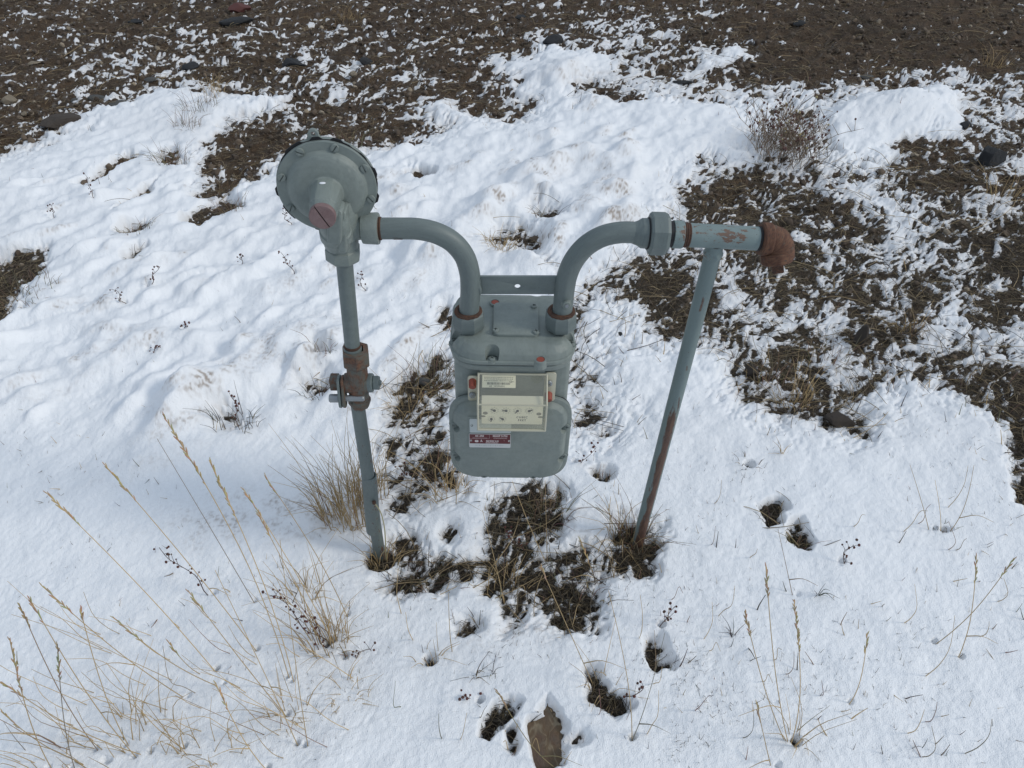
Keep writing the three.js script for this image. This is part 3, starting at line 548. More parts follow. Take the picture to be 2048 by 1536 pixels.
// regulator: a diaphragm case facing the viewer on an angled cast body
{
  const c = R(655, 372, 0.0), ax = V(0.10, 0.0, 1).normalize();
  const side = V(1, 0, -0.10).normalize(), up = V(0, 1, 0);
  const on = (a, r, t) => c.clone().addScaledVector(side, Math.sin(a) * r).addScaledVector(up, Math.cos(a) * r).addScaledVector(ax, t);
  const reg = P('regulator', lathe([[0.0700, 0.0012], [0.0705, 0.0022], [0.0705, 0.0055], [0.0695, 0.0065], [0.0575, 0.0072], [0.0562, 0.0082], [0.0549, 0.0110], [0.0520, 0.0145], [0.0460, 0.0172], [0.0380, 0.0190], [0.0300, 0.0200], [0.0250, 0.0206], [0.0230, 0.0222], [0.0221, 0.0270], [0.0198, 0.0690], [0.0188, 0.0700], [0.0184, 0.0815], [0.0172, 0.0825], [0, 0.0825]], c, ax, 72, 0.55), M.cast);
  P('back_case', lathe([[0, -0.045], [0.026, -0.044], [0.044, -0.032], [0.055, -0.014], [0.0565, -0.008], [0.0710, -0.0075], [0.0716, -0.0065], [0.0716, -0.0015], [0.0708, -0.0008], [0.02, -0.0008]], c, ax, 72, 0.55), M.cast, reg);
  { // black diaphragm squeezed out between the two halves, ragged
    const r = rng(5), n = 96, s = new THREE.Shape(); let q = 0;
    for (let i = 0; i < n; i++) { const a = i / n * Math.PI * 2; if (i % 3 === 0) q = r(); const rr = 0.0702 + (q > 0.72 ? 0.0042 : q > 0.5 ? 0.0018 : 0.0004); s[i ? 'lineTo' : 'moveTo'](Math.cos(a) * rr, Math.sin(a) * rr); }
    s.closePath(); const g = slab(s, 0.0018); g.translate(0, 0, -0.0007); g.rotateY(Math.atan2(ax.x, ax.z)); g.translate(c.x, c.y, c.z); P('diaphragm_edge', g, M.black, reg);
  }
  const headG = merge([lathe([[0, 0.004], [0.0034, 0.004], [0.0056, 0.0030], [0.0062, 0.0014], [0.0062, 0]], V(0, 0, 0), ax, 18, 0.7)]);
  const slotG = (() => { const g = new THREE.BoxGeometry(0.0120, 0.0013, 0.0016); g.translate(0, 0, 0.0038); g.rotateY(Math.atan2(ax.x, ax.z)); return g; })();
  for (let i = 0; i < 8; i++) { const a = 0.32 + i * Math.PI / 4, s = P('screw', headG, M.cast, reg); s.position.copy(on(a, 0.0632, 0.0066)); const turn = [0.9, 1.9, 2.2, 2.6, 2.3, 1.1, 0.9, -0.4][i]; const gg = slotG.clone(); gg.translate(0, 0, 0); const q = new THREE.Quaternion().setFromAxisAngle(ax, turn); gg.applyQuaternion(q); s.geometry = merge([headG.clone()]); s.geometry = cutSlot(s.geometry, gg); }
  // hanging lug at the top
  { const g = slab((() => { const s = new THREE.Shape(); s.absarc(0, 0.004, 0.0075, -0.2, Math.PI + 0.2, false); s.lineTo(-0.0135, -0.008); s.lineTo(0.0135, -0.008); s.closePath(); const h = new THREE.Path(); h.absarc(0, 0.0045, 0.0032, 0, Math.PI * 2, true); s.holes.push(h); return s; })(), 0.006, 0.0008); g.translate(0, 0, -0.003); const p = on(-0.10, 0.0735, -0.0035); g.translate(p.x, p.y, p.z); P('hanging_lug', g, M.cast, reg); }
  // pink slotted cap
  const cap0 = c.clone().addScaledVector(ax, 0.0815);
  const capG = lathe([[0, 0.0], [0.0176, 0.0], [0.0182, 0.001], [0.0182, 0.0075], [0.0172, 0.0088], [0, 0.0088]], cap0, ax, 40, 0.5);
  const capCut = new THREE.BoxGeometry(0.040, 0.0017, 0.006); capCut.rotateZ(-1.12); capCut.translate(0, 0, 0.0088); capCut.rotateY(Math.atan2(ax.x, ax.z)); capCut.translate(cap0.x, cap0.y, cap0.z);
  const cap = P('adjustment_cap', cutSlot(capG, capCut), M.pink, reg, 'faded pink slotted cap');
  { const g = new THREE.BoxGeometry(0.034, 0.0016, 0.0012); g.rotateZ(-1.12); g.translate(0, 0, 0.0062); g.rotateY(Math.atan2(ax.x, ax.z)); g.translate(cap0.x, cap0.y, cap0.z); P('cap_slot', g, M.black, reg); }
  // snow and chipped paint on the barrel
  { const p = c.clone().addScaledVector(ax, 0.033).add(V(-0.001, 0.0216, 0)); const g = new THREE.SphereGeometry(1, 16, 8); g.scale(0.0046, 0.0010, 0.003); g.translate(p.x, p.y, p.z); P('snow_fleck', g, M.snowBit = std({ color: new THREE.Color().setRGB(0.86, 0.87, 0.9), roughness: 0.7 }), reg); }
  // body: neck under the case, seat boss, hex inlet, outlet neck and collar
  const hexTop = R(684, 484), hexBot = R(687, 524), dn = hexBot.clone().sub(hexTop).normalize();
  const boss = R(668, 440, 0.040), bossEnd = R(676, 497, 0.014);
  const out = R(757, 458), body = R(688, 458);
  const bodyG = merge([
    lathe([[0, -0.012], [0.016, -0.012], [0.021, -0.004], [0.0225, 0.008], [0.0215, 0.022], [0.0235, 0.024], [0.0235, 0.038], [0.021, 0.042], [0.0195, 0.056], [0, 0.058]], boss, bossEnd.clone().sub(boss), 36, 0.5),
    lathe([[0, -0.045], [0.019, -0.045], [0.024, -0.03], [0.025, 0.0], [0.0235, 0.012], [0, 0.014]], hexTop, dn, 32, 0.6),
    rod(R(676, 395, 0.0), R(688, 470, 0.0), 0.026, 0.026, 28),
    lathe([[0.020, 0], [0.0185, 0.016], [0.0172, 0.026], [0.0178, 0.034]], R(690, 456), V(1, 0, 0), 30, 0.6),
    (() => { const g = slab(rrect(-0.006, -0.045, 0.006, 0.024, 0.004), 0.030, 0.003); const p = R(690, 432, 0.020); g.rotateZ(-0.12); g.translate(p.x, p.y, p.z); return g; })(),
    (() => { const g = slab(rrect(-0.010, -0.030, 0.010, 0.026, 0.006), 0.032, 0.004); const p = R(676, 430, 0.032); g.rotateZ(-0.18); g.translate(p.x, p.y, p.z); return g; })(),
  ]);
  P('regulator_body', bodyG, M.cast, reg);
  P('inlet_hex', lathe([[0, 0], [0.0245, 0], [0.0275, 0.003], [0.0275, 0.020], [0.0250, 0.0235], [0.0145, 0.024], [0, 0.024]], hexTop.clone().addScaledVector(dn, 0.006), dn, 8, 0.4, 0.3), M.cast, reg);
  P('outlet_collar', lathe([[0.0178, 0.000], [0.0225, 0.002], [0.0232, 0.006], [0.0240, 0.024], [0.0232, 0.0262], [0.0165, 0.0265], [0.016, 0.020]], R(723, 457), V(1, 0, 0), 36, 0.5), M.cast, reg);
}
function cutSlot(geo, cutter) {
  const a = new Brush(geo.index ? geo : geo), b = new Brush(cutter); for (const q of [geo, cutter]) for (const k of Object.keys(q.attributes)) if (!['position', 'normal', 'uv'].includes(k)) q.deleteAttribute(k);
  a.updateMatrixWorld(); b.updateMatrixWorld(); const ev = new Evaluator(); ev.useGroups = false;
  try { return ev.evaluate(a, b, SUBTRACTION).geometry; } catch (e) { return geo; }
}

// inlet and outlet tubes, the bracket between them
const meterNuts = [R(937, 636), R(1122, 636)];
const TR = 0.0163;
const inlet = P('inlet_tube', tube([R(757, 457), R(800, 457), R(836, 458), R(872, 466), R(904, 483), R(928, 511), R(939, 545), R(941, 580), R(939, 610), R(937, 645)], TR, 80, 32), M.pipe);
{ const a = R(752, 457); P('thread_ring', lathe([[0.0168, 0], [0.0178, 0.0015], [0.0170, 0.003], [0.0178, 0.0045], [0.0170, 0.006], [0.0176, 0.0075], [0.0164, 0.009]], a, V(1, 0, 0), 36, 0.5), M.rust, inlet);
  for (const [x, y, w] of [[790, 472, 12], [796, 476, 18]]) { const p = R(x, y, TR * 0.86); P('paint_scratch', new THREE.BoxGeometry(w * 0.00075, 0.0009, 0.0008).translate(p.x, p.y - 0.002, p.z + 0.0004), M.rust, inlet); } }
const outlet = P('outlet_tube', tube([R(1122, 645), R(1126, 610), R(1129, 580), R(1134, 552), R(1148, 520), R(1172, 492), R(1204, 473), R(1240, 465), R(1285, 466)], TR, 80, 32), M.pipe);
for (const [p, parent] of [[meterNuts[0], inlet], [meterNuts[1], outlet]]) {
  P('swivel_nut', lathe([[0.017, 0.014], [0.0245, 0.0135], [0.0262, 0.011], [0.0272, -0.004], [0.0272, -0.012], [0.0250, -0.017], [0.020, -0.018]], p, YAX, 8, 0.42, 0.4), M.pipe, parent);
  P('rust_washer', lathe([[0.0160, 0.0175], [0.0186, 0.0170], [0.0226, 0.0155], [0.0232, 0.0128], [0.02, 0.010]], p, YAX, 36, 0.5), M.rust, parent);
}
{ const p = R(1132, 606, TR * 0.8); P('test_plug', lathe([[0.0085, -0.006], [0.0085, 0.003], [0.0066, 0.004], [0.0066, 0.010], [0.0056, 0.0115], [0, 0.0115]], p, V(0.05, 0.25, 1), 12, 0.4), M.cast, outlet);
  P('plug_pin', lathe([[0.003, 0], [0.003, 0.003], [0, 0.0035]], p.clone().addScaledVector(V(0.05, 0.25, 1).normalize(), 0.011), V(0.05, 0.25, 1), 12, 0.4), M.steel, outlet); }
{ const a = R(955, 588), b = R(1118, 553), s = new THREE.Shape(); s.moveTo(a.x, a.y); s.lineTo(b.x, a.y); s.lineTo(b.x, b.y); s.lineTo(a.x, b.y); s.closePath();
  const hc = R(1035, 573), h = new THREE.Path(); h.absarc(hc.x, hc.y, 0.0048, 0, Math.PI * 2, true); s.holes.push(h);
  const g = slab(s, 0.005, 0.0006); g.translate(0, 0, -0.004); P('bracket_bar', g, M.pipe); 
  const w1 = R(958, 572, 0.004); P('weld_bead', tube([w1.clone().add(V(0, -0.014, 0)), w1.clone().add(V(0.001, -0.005, 0.002)), w1.clone().add(V(-0.001, 0.004, 0.001)), w1.clone().add(V(0, 0.014, 0))], 0.0035, 16, 8), M.pipe, inlet); }

// union, tee pipe, rusty elbow and support leg on the house side
const eAx = R(1515, 478).sub(R(1345, 468)).normalize();
const uni0 = R(1272, 466), AX = V(1, 0, 0).lerp(eAx, 0.6).normalize();
P('union_tail', lathe([[0.0165, -0.004], [0.0185, 0.002], [0.0225, 0.008], [0.0228, 0.014], [0.0222, 0.024], [0.015, 0.025]], uni0, AX, 36, 0.5), M.pipe, outlet);
P('gasket', lathe([[0.010, 0.016], [0.0240, 0.0165], [0.0240, 0.0195], [0.010, 0.020]], uni0, AX, 36, 0.5), M.black, outlet);
P('union_nut', lathe([[0.0225, 0.0185], [0.0295, 0.019], [0.0325, 0.0225], [0.0325, 0.0425], [0.0300, 0.0475], [0.0235, 0.049], [0.018, 0.048]], uni0, AX, 8, 0.42, 0.2), M.pipe, outlet);
const t0 = R(1338, 468), tEnd = R(1527, 478), tAx = tEnd.clone().sub(t0).normalize(), tL = t0.distanceTo(tEnd);
const tee = P('tee_pipe', merge([rod(t0.clone().addScaledVector(tAx, 0.020), tEnd, 0.0182, 0.0180, 36), lathe([[0.0185, 0.0045], [0.0208, 0.0052], [0.0210, 0.019], [0.0204, 0.0205], [0.0180, 0.0206]], t0, tAx, 36, 0.5)]), M.tee, rig, 'paint-worn tee pipe with rust patches');
P('black_gap', lathe([[0.008, -0.006], [0.0196, -0.006], [0.0196, 0.0046], [0.008, 0.0046]], t0, tAx, 36, 0.5), M.black, tee);
P('thread_ring', lathe([[0.0183, 0.0205], [0.0194, 0.0222], [0.0184, 0.024], [0.0194, 0.0258], [0.0184, 0.0276], [0.0192, 0.029], [0.0182, 0.0305]], t0, tAx, 36, 0.5), M.rust, tee);
{
  const down = V(0.18, -0.80, 0.30).normalize(), c = tEnd.clone().addScaledVector(tAx, 0.018);
  const k = c.clone().addScaledVector(down, 0.030);
  const curve = new THREE.CatmullRomCurve3([tEnd.clone().addScaledVector(tAx, -0.002), tEnd.clone().addScaledVector(tAx, 0.010), c.clone().addScaledVector(tAx, 0.004).addScaledVector(down, 0.008), k.clone().addScaledVector(tAx, 0.004)], false, 'centripetal');
  const bend = new THREE.TubeGeometry(curve, 30, 0.0222, 32, false);
  const ball = new THREE.SphereGeometry(0.0225, 32, 20); ball.translate(c.x + 0.001, c.y - 0.003, c.z);
  const g = merge([bend, ball, lathe([[0.017, -0.006], [0.0235, -0.0055], [0.0252, -0.003], [0.0252, 0.008], [0.0235, 0.011], [0.020, 0.012]], tEnd, tAx, 40, 0.5), lathe([[0.020, -0.012], [0.0225, -0.011], [0.0240, -0.008], [0.0240, 0.004], [0.0225, 0.006], [0, 0.006]], k, down, 40, 0.5)]);
  const elbow = P('pipe_elbow', g, M.elbow, rig, 'heavily rusted elbow with traces of grey paint');
  P('elbow_plug', lathe([[0.016, 0.004], [0.0145, 0.008], [0.0120, 0.009], [0.0120, 0.020], [0.010, 0.022], [0, 0.022]], k, down, 4, 0.3, 0.5), M.rust, elbow);
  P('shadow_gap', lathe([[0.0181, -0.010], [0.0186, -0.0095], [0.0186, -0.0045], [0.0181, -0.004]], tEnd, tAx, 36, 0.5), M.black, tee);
}
{ const a = R(1431, 488), b = G(1272, 1098, -0.03);
  const leg = P('support_leg', rod(b, a, 0.0130, 0.0132, 32), M.leg, rig, 'slanting pipe leg with long rust streaks');
  const d = b.clone().sub(a).normalize(); P('weld_bead', lathe([[0.0128, 0.010], [0.0155, 0.0165], [0.0146, 0.020], [0.0131, 0.024]], a, d, 30, 0.9), M.tee, leg); }

// meter case
const XC = 0.0015;
const LEAN = -0.022, PIV = V(0, 0.64, 0);   // the case hangs a little askew
function Rm(px, py, z) { const p = R(px, py, z).sub(PIV).applyAxisAngle(V(0, 0, 1), -LEAN).add(PIV); return p; }
const FZ = 0.052;
const caseG = merge([
  (() => { const g = slab(rrect(-0.0975, 0.340, 0.0975, 0.612, 0.022), 0.148, 0.014); g.translate(XC, 0, -0.102); return g; })(),
  (() => { const g = slab(rrect(-0.103, -0.060, 0.103, 0.110, [0.055, 0.03]), 0.012, 0.003); g.rotateX(-Math.PI / 2); g.translate(XC, 0.598, 0); return g; })(),
]);
const mcase = P('meter_case', caseG, M.cast);
mcase.rotation.z = LEAN; mcase.position.copy(PIV).sub(PIV.clone().applyAxisAngle(V(0, 0, 1), LEAN));
{ const g = slab(rrect(-0.1075, 0.330, 0.1075, 0.534, [0.055, 0.04]), 0.030, 0.012); g.translate(XC, 0, -0.118); P('back_cover', g, M.cast, mcase); }
// dark joints
{ const g = slab(rrect(-0.1025, -0.0595, 0.1025, 0.1095, [0.055, 0.03]), 0.0022); g.rotateX(-Math.PI / 2); g.translate(XC, 0.6100, 0); P('top_gasket', g, M.black, mcase); }
{ // top cover: flange plus a pillow
  const f = slab(rrect(-0.1055, -0.0625, 0.1055, 0.1125, [0.056, 0.03]), 0.008, 0.0028); f.rotateX(-Math.PI / 2); f.translate(XC, 0.6118, 0);
  let p = slab(rrect(-0.1025, -0.0595, 0.1025, 0.1095, [0.054, 0.028]), 0.050, 0.0235, 0.021, 10); p.rotateX(-Math.PI / 2); p.translate(XC, 0.5915, 0);
  for (const [x, z, r] of [[-0.0985, 0.0135, 0.0125], [0.0985, 0.0135, 0.0125], [-0.0335, 0.0555, 0.0125], [0.042, -0.105, 0.012]]) { const c = new THREE.CylinderGeometry(r * 1.25, r * 0.85, 0.05, 24); c.translate(XC + x, 0.6198 + 0.025, z); p = cutSlot(p, c); }
  P('top_cover', merge([f, p]), M.cast, mcase);
}
const TOPY = 0.6415;
{ const g = slab(rrect(-0.0385, -0.024, 0.0385, 0.066, 0.012), 0.009, 0.003); g.rotateX(-Math.PI / 2); g.translate(0.0065, TOPY - 0.003, 0); P('access_plate', g, M.cast, mcase); }
const screwHead = (() => { const h = lathe([[0, 0.0034], [0.0032, 0.0031], [0.0050, 0.0020], [0.0056, 0.0004], [0.0056, -0.001]], V(0, 0, 0), YAX, 18, 0.8); let g = h; for (const a of [0.5, 0.5 + Math.PI / 2]) { const b = new THREE.BoxGeometry(0.0068, 0.003, 0.0013); b.rotateY(a); b.translate(0, 0.0034, 0); g = cutSlot(g, b); } return g; })();
function screw(p, axis, spin, mat = M.cast, s = 1) { const m = P('screw', screwHead, mat, mcase); m.position.copy(p); m.quaternion.setFromUnitVectors(YAX, axis).multiply(new THREE.Quaternion().setFromAxisAngle(YAX, spin)); m.scale.setScalar(s); return m; }
function onTop(px, py, y) { return G(px, py, y); }
for (const [px, py, s] of [[1068, 612, 0.2], [991, 661, 0.9], [1072, 663, 1.4]]) screw(onTop(px, py, TOPY + 0.007), YAX, s);
for (const [x, z, s] of [[-0.0985, 0.0135, 0.3], [0.0985, 0.0135, 1.1], [-0.0335, 0.0555, 0.1], [0.042, -0.105, 0.5]]) { const p = V(XC + x, 0.6205, z); screw(p, YAX, s); const q = P('screw_boss', lathe([[0.0088, -0.004], [0.0084, 0.0003], [0.0062, 0.0008], [0, 0.0008]], p.clone().add(V(0, -0.0012, 0)), YAX, 22, 0.6), M.cast, mcase); }
for (const [px, py] of [[990, 606], [1081, 719]]) { const p = onTop(px, py, 0.645); P('seal_boss', lathe([[0.0105, -0.013], [0.0095, -0.004], [0.0090, 0.001], [0.0072, 0.002], [0.0068, 0.0004], [0, 0.0002]], p, YAX, 26, 0.5), M.cast, mcase); P('seal_plug', lathe([[0.0066, -0.001], [0.0062, 0.0013], [0, 0.0016]], p, YAX, 22, 0.6), M.red, mcase); }
// front cover
const SCREWS = [[-0.0995, 0.470], [0.0995, 0.470], [-0.0995, 0.394], [0.0995, 0.394], [-0.046, 0.3365], [0.046, 0.3365]].map(([x, y]) => [XC - 0.001 + x, y]);
{ const j = slab(rrect(-0.1055, 0.331, 0.1055, 0.5345, [0.056, 0.045]), 0.002); j.translate(XC, 0, FZ - 0.0068); P('front_gasket', j, M.black, mcase);
  const f = slab(rrect(-0.1075, 0.3285, 0.1075, 0.536, [0.058, 0.048]), 0.009, 0.0028); f.translate(XC - 0.001, 0, FZ - 0.005);
  let p = slab(rrect(-0.100, 0.336, 0.100, 0.5285, [0.053, 0.045]), 0.032, 0.0135, 0.012, 10); p.translate(XC - 0.001, 0, FZ - 0.015);
  for (const [x, y] of SCREWS) { const c = new THREE.CylinderGeometry(0.0145, 0.0105, 0.05, 24); c.rotateX(Math.PI / 2); c.translate(x, y, FZ + 0.0042 + 0.025); p = cutSlot(p, c); }
  P('front_cover', merge([f, p]), M.cast, mcase); }
SCREWS.forEach(([x, y], i) => { const p = V(x, y, FZ + 0.0052); screw(p, V(0, 0, 1), 0.2 + i * 0.7); P('screw_boss', lathe([[0.0085, -0.002], [0.0080, -0.0003], [0.0064, 0.0003], [0, 0.0003]], p, V(0, 0, 1), 22, 0.6), M.cast, mcase); });

// printed plates
function printed(w, h, draw) { const c = document.createElement('canvas'); c.width = w; c.height = h; const x = c.getContext('2d'); draw(x, w, h); const t = new THREE.CanvasTexture(c); t.colorSpace = THREE.SRGBColorSpace; t.anisotropy = 8; return t; }
function plateGeo(a, b, z, thick = 0.0012, r = 0.003) { const s = rrect(a.x, b.y, b.x, a.y, r), g = new THREE.ExtrudeGeometry(s, { depth: thick, bevelEnabled: false, curveSegments: 6 }); const p = g.attributes.position, u = g.attributes.uv; for (let i = 0; i < p.count; i++) u.setXY(i, (p.getX(i) - a.x) / (b.x - a.x), (p.getY(i) - b.y) / (a.y - b.y)); g.translate(0, 0, z); return g; }
const plateZ = FZ + 0.0172;
{
  const fr = plateGeo(Rm(935, 832, plateZ), Rm(1026, 897, plateZ), plateZ - 0.0012, 0.0022, 0.004); P('plate_frame', fr, M.cast, mcase);
  const upMap = printed(512, 176, (x, w, h) => { x.fillStyle = '#b9c0bf'; x.fillRect(0, 0, w, h); x.strokeStyle = '#8f9694'; x.lineWidth = 3; for (let i = 0; i < 4; i++) { x.beginPath(); x.moveTo(90, 40 + i * 30); x.lineTo(150 + i * 20, 40 + i * 30); x.stroke(); } x.fillStyle = '#5f6664'; x.beginPath(); x.arc(28, 84, 15, 0, 7); x.fill(); x.fillStyle = '#c9cfcd'; x.beginPath(); x.arc(26, 80, 7, 0, 7); x.fill(); });
  P('rating_plate', plateGeo(Rm(939, 836, plateZ), Rm(1022, 864.5, plateZ), plateZ + 0.001), std({ map: upMap, roughness: 0.45, metalness: 0.2 }), mcase);
  const redMap = printed(1024, 368, (x, w, h) => {
    x.fillStyle = '#c3c4c2'; x.fillRect(0, 0, w, h);
    x.fillStyle = '#5d1c22'; x.fillRect(12, 12, w - 24, 122); x.fillRect(12, 134, w - 24, 126);
    x.strokeStyle = '#c9b9b6'; x.lineWidth = 4; x.beginPath(); x.moveTo(500, 16); x.lineTo(500, 128); x.stroke(); x.beginPath(); x.moveTo(14, 128); x.lineTo(490, 128); x.stroke();
    x.fillStyle = '#e4dcd8'; x.textAlign = 'center'; x.textBaseline = 'middle';
    x.font = 'bold 66px sans-serif'; x.fillText('AC-250', 258, 56); x.fillText('MAOP 5 PSI', 760, 52, 430);
    x.font = 'bold 26px sans-serif'; x.fillStyle = '#cbbcb8'; for (const [a, b, y, hh] of [[90, 430, 106, 9], [600, 920, 98, 8], [600, 920, 114, 8]]) for (let k = a; k < b; k += 21) x.fillRect(k, y, 14, hh);
    x.fillStyle = '#e4dcd8'; x.font = 'bold 84px serif'; x.fillText('A', 300, 188); x.font = 'bold 64px serif'; x.fillText('MERICAN', 570, 194, 480); x.font = 'bold 22px serif'; x.fillText('®', 862, 176);
    x.font = 'bold 34px serif'; x.fillText('METER COMPANY', 560, 240, 560);
    x.beginPath(); x.ellipse(186, 196, 46, 30, 0, 0, 7); x.fill(); x.fillStyle = '#5d1c22'; x.fillRect(150, 196, 72, 7); x.beginPath(); x.arc(186, 180, 8, 0, 7); x.fill();
    for (const cx of [46, w - 40]) { x.fillStyle = '#b3b0ad'; x.beginPath(); x.arc(cx, 184, 26, 0, 7); x.fill(); x.fillStyle = '#4d4a48'; x.beginPath(); x.arc(cx + 4, 190, 11, 0, 7); x.fill(); }
    x.fillStyle = '#a9abaa'; for (let k = 160; k < 860; k += 44) { x.fillRect(k, 292, 20, 34); x.fillStyle = k % 3 ? '#b1b3b2' : '#a4a6a5'; }
  });
  P('name_plate', plateGeo(Rm(938, 865.5, plateZ), Rm(1021, 894, plateZ), plateZ + 0.001), std({ map: redMap, roughness: 0.45 }), mcase, 'dark red and silver name plate');
}
// index box: clear yellowed plastic with a sloping top window over a dial face
{
  const zf = 0.097, zb = 0.056;
  const A = Rm(957, 747, zb), B = Rm(1091, 747, zb), C = Rm(958, 809, zf), D = Rm(1093, 811, zf), E = Rm(957, 859, zf), F = Rm(1090, 859, zf);
  const x0 = Math.min(A.x, C.x, E.x), x1 = Math.max(B.x, D.x, F.x), yT = A.y, yM = C.y, yB = E.y;
  const tk = 0.0022;
  const bar = (p, q, r = 0.0022) => rod(p, q, r, r, 10);
  // window panes
  const pane = (pts) => { const g = new THREE.BufferGeometry(); g.setAttribute('position', new THREE.Float32BufferAttribute(pts.flatMap(p => [p.x, p.y, p.z]), 3)); g.setAttribute('uv', new THREE.Float32BufferAttribute([0, 0, 1, 0, 1, 1, 0, 1], 2)); g.setIndex([0, 1, 2, 0, 2, 3]); g.computeVertexNormals(); return g; };
  const p00 = V(x0, yT, zb), p01 = V(x1, yT, zb), p10 = V(x0, yM, zf), p11 = V(x1, yM, zf), p20 = V(x0, yB, zf), p21 = V(x1, yB, zf);
  P('sloping_window', pane([p10, p11, p01, p00]), M.ivory, mcase);
  P('dial_window', pane([p20, p21, p11, p10]), M.ivory, mcase);
  const q0 = V(x0, yB, FZ + 0.017), q1 = V(x1, yB, FZ + 0.017), r0 = V(x0, yT, 0.05), r1 = V(x1, yT, 0.05);
  P('box_side', pane([q0, p20, p10, p00]), M.ivory, mcase); P('box_side', pane([p21, q1, p01, p11]), M.ivory, mcase); P('box_floor', pane([q0, q1, p21, p20]), M.ivory, mcase);
  P('box_rim', merge([bar(p00, p01, 0.0020), bar(p00, p10, 0.0018), bar(p01, p11, 0.0018), bar(p10, p11, 0.0014), bar(p10, p20, 0.0018), bar(p11, p21, 0.0018), bar(p20, p21, 0.0024), bar(p20, q0, 0.0016), bar(p21, q1, 0.0016),
    ...[p00, p01, p10, p11, p20, p21].map(p => new THREE.SphereGeometry(0.0021, 10, 8).translate(p.x, p.y, p.z))]), M.ivoryEdge, mcase);
  // grey well behind the sloping window
  { const g = new THREE.BoxGeometry(x1 - x0 - 0.006, 0.07, 0.004); g.translate((x0 + x1) / 2, yM + 0.01, 0.0525); P('index_mount', g, M.cast, mcase); }
  // label stuck under the sloping window
  const up = p00.clone().sub(p10).normalize(), nrm = V(1, 0, 0).cross(up).normalize();
  const lab = printed(512, 220, (x, w, h) => { x.fillStyle = '#e9e8de'; x.fillRect(0, 0, w, h); x.fillStyle = '#9b9a93'; const r = rng(3); for (const y of [38, 66, 94]) for (let k = 30; k < 470 - (y > 80 ? 60 : 0);) { const l = 6 + r() * 14; x.fillRect(k, y, l, 15); k += l + 4 + r() * 5; } x.strokeStyle = '#4a4a47'; x.lineWidth = 6; x.beginPath(); x.arc(440, 116, 18, 0, 7); x.stroke(); x.beginPath(); x.moveTo(430, 116); x.lineTo(492, 116); x.stroke(); x.fillStyle = '#474744'; for (let k = 76; k < 430;) { const l = 2 + r() * 5; x.fillRect(k, 130, l, 40); k += l + 2 + r() * 5; } x.font = 'bold 36px monospace'; x.fillText('A2 16590892', 110, 208); });
  { const g = new THREE.PlaneGeometry(0.0555, 0.0235); const m4 = new THREE.Matrix4().makeBasis(V(1, 0, 0), up, nrm); const slopeAt = (px, py) => { const d = ray(px, py), o = V(0, CAM_H, CAM_D), n = nrm, t = p10.clone().addScaledVector(nrm, -0.0016).sub(o).dot(n) / d.dot(n); return o.addScaledVector(d, t); };
    const a = slopeAt(966, 750), b = slopeAt(1033, 776); const w = b.x - a.x, hh = a.clone().sub(b).dot(up); const gg = new RoundedBoxGeometry(w, hh, 0.0008, 2, 0.0004); gg.applyMatrix4(m4); const c = a.clone().add(b).multiplyScalar(0.5); gg.translate(c.x, c.y, c.z);
    P('barcode_label', gg, std({ map: lab, roughness: 0.5 }), mcase, 'white sticker with bar code and number'); }
  // dial face
  const df = printed(1024, 440, (x, w, h) => {
    x.fillStyle = '#f2eee0'; x.fillRect(0, 0, w, h); x.strokeStyle = '#77756c'; x.fillStyle = '#55534c'; x.textAlign = 'center'; x.textBaseline = 'middle'; x.font = 'bold 17px sans-serif';
    const dial = (cx, cy, r) => { x.lineWidth = 2.5; x.beginPath(); x.arc(cx, cy, r, 0, 7); x.stroke(); for (let k = 0; k < 10; k++) { const a = k / 10 * Math.PI * 2; x.fillText(String(k), cx + Math.sin(a) * (r + 14), cy - Math.cos(a) * (r + 14)); x.beginPath(); x.moveTo(cx + Math.sin(a) * r, cy - Math.cos(a) * r); x.lineTo(cx + Math.sin(a) * (r - 9), cy - Math.cos(a) * (r - 9)); x.stroke(); } };
    for (const cx of [215, 410, 600, 795]) dial(cx, 130, 58); x.font = 'bold 14px sans-serif'; for (const cx of [165, 355]) dial(cx, 325, 52);
    x.fillStyle = '#33322e'; x.font = 'bold 64px sans-serif'; x.fillText('CUBIC', 680, 280); x.fillText('FEET', 680, 348);
    x.fillStyle = '#8c8a80'; for (const cx of [62, 960]) { x.beginPath(); x.ellipse(cx, 196, 42, 34, 0, 0, 7); x.fill(); } for (const cx of [22, 990]) { x.beginPath(); x.ellipse(cx, 268, 46, 22, 0, 0, 7); x.fill(); }
  });
  const zd = zf - 0.006, a = Rm(963, 809, zd), b = Rm(1084, 849, zd);
  P('dial_face', plateGeo(a, b, zd - 0.001, 0.001, 0.002), std({ map: df, roughness: 0.6 }), mcase, 'ivory index face with six dials');
  { const sh = new RoundedBoxGeometry(b.x - a.x, 0.0012, 0.016, 2, 0.0005); sh.rotateX(0.5); sh.translate((a.x + b.x) / 2, a.y + 0.0035, zd - 0.0075); P('index_shelf', sh, M.white, mcase); }
  const W = b.x - a.x, Hh = a.y - b.y;
  for (const [u, v, ang] of [[215, 130, -1.15], [410, 130, -1.5], [600, 130, -2.5], [795, 130, 1.05], [165, 325, -3.0], [355, 325, -0.9]]) { const s = new THREE.Shape(); s.moveTo(-0.0016, -0.0022); s.lineTo(0.0016, -0.0022); s.lineTo(0.0004, 0.0066); s.lineTo(-0.0004, 0.0066); s.closePath(); const g = merge([slab(s, 0.0006), new THREE.CylinderGeometry(0.0023, 0.0023, 0.001, 12).rotateX(Math.PI / 2)]); g.rotateZ(-ang); g.translate(a.x + u / 1024 * W, a.y - v / 440 * Hh, zd + 0.0006); P('pointer', g, M.ink, mcase); }
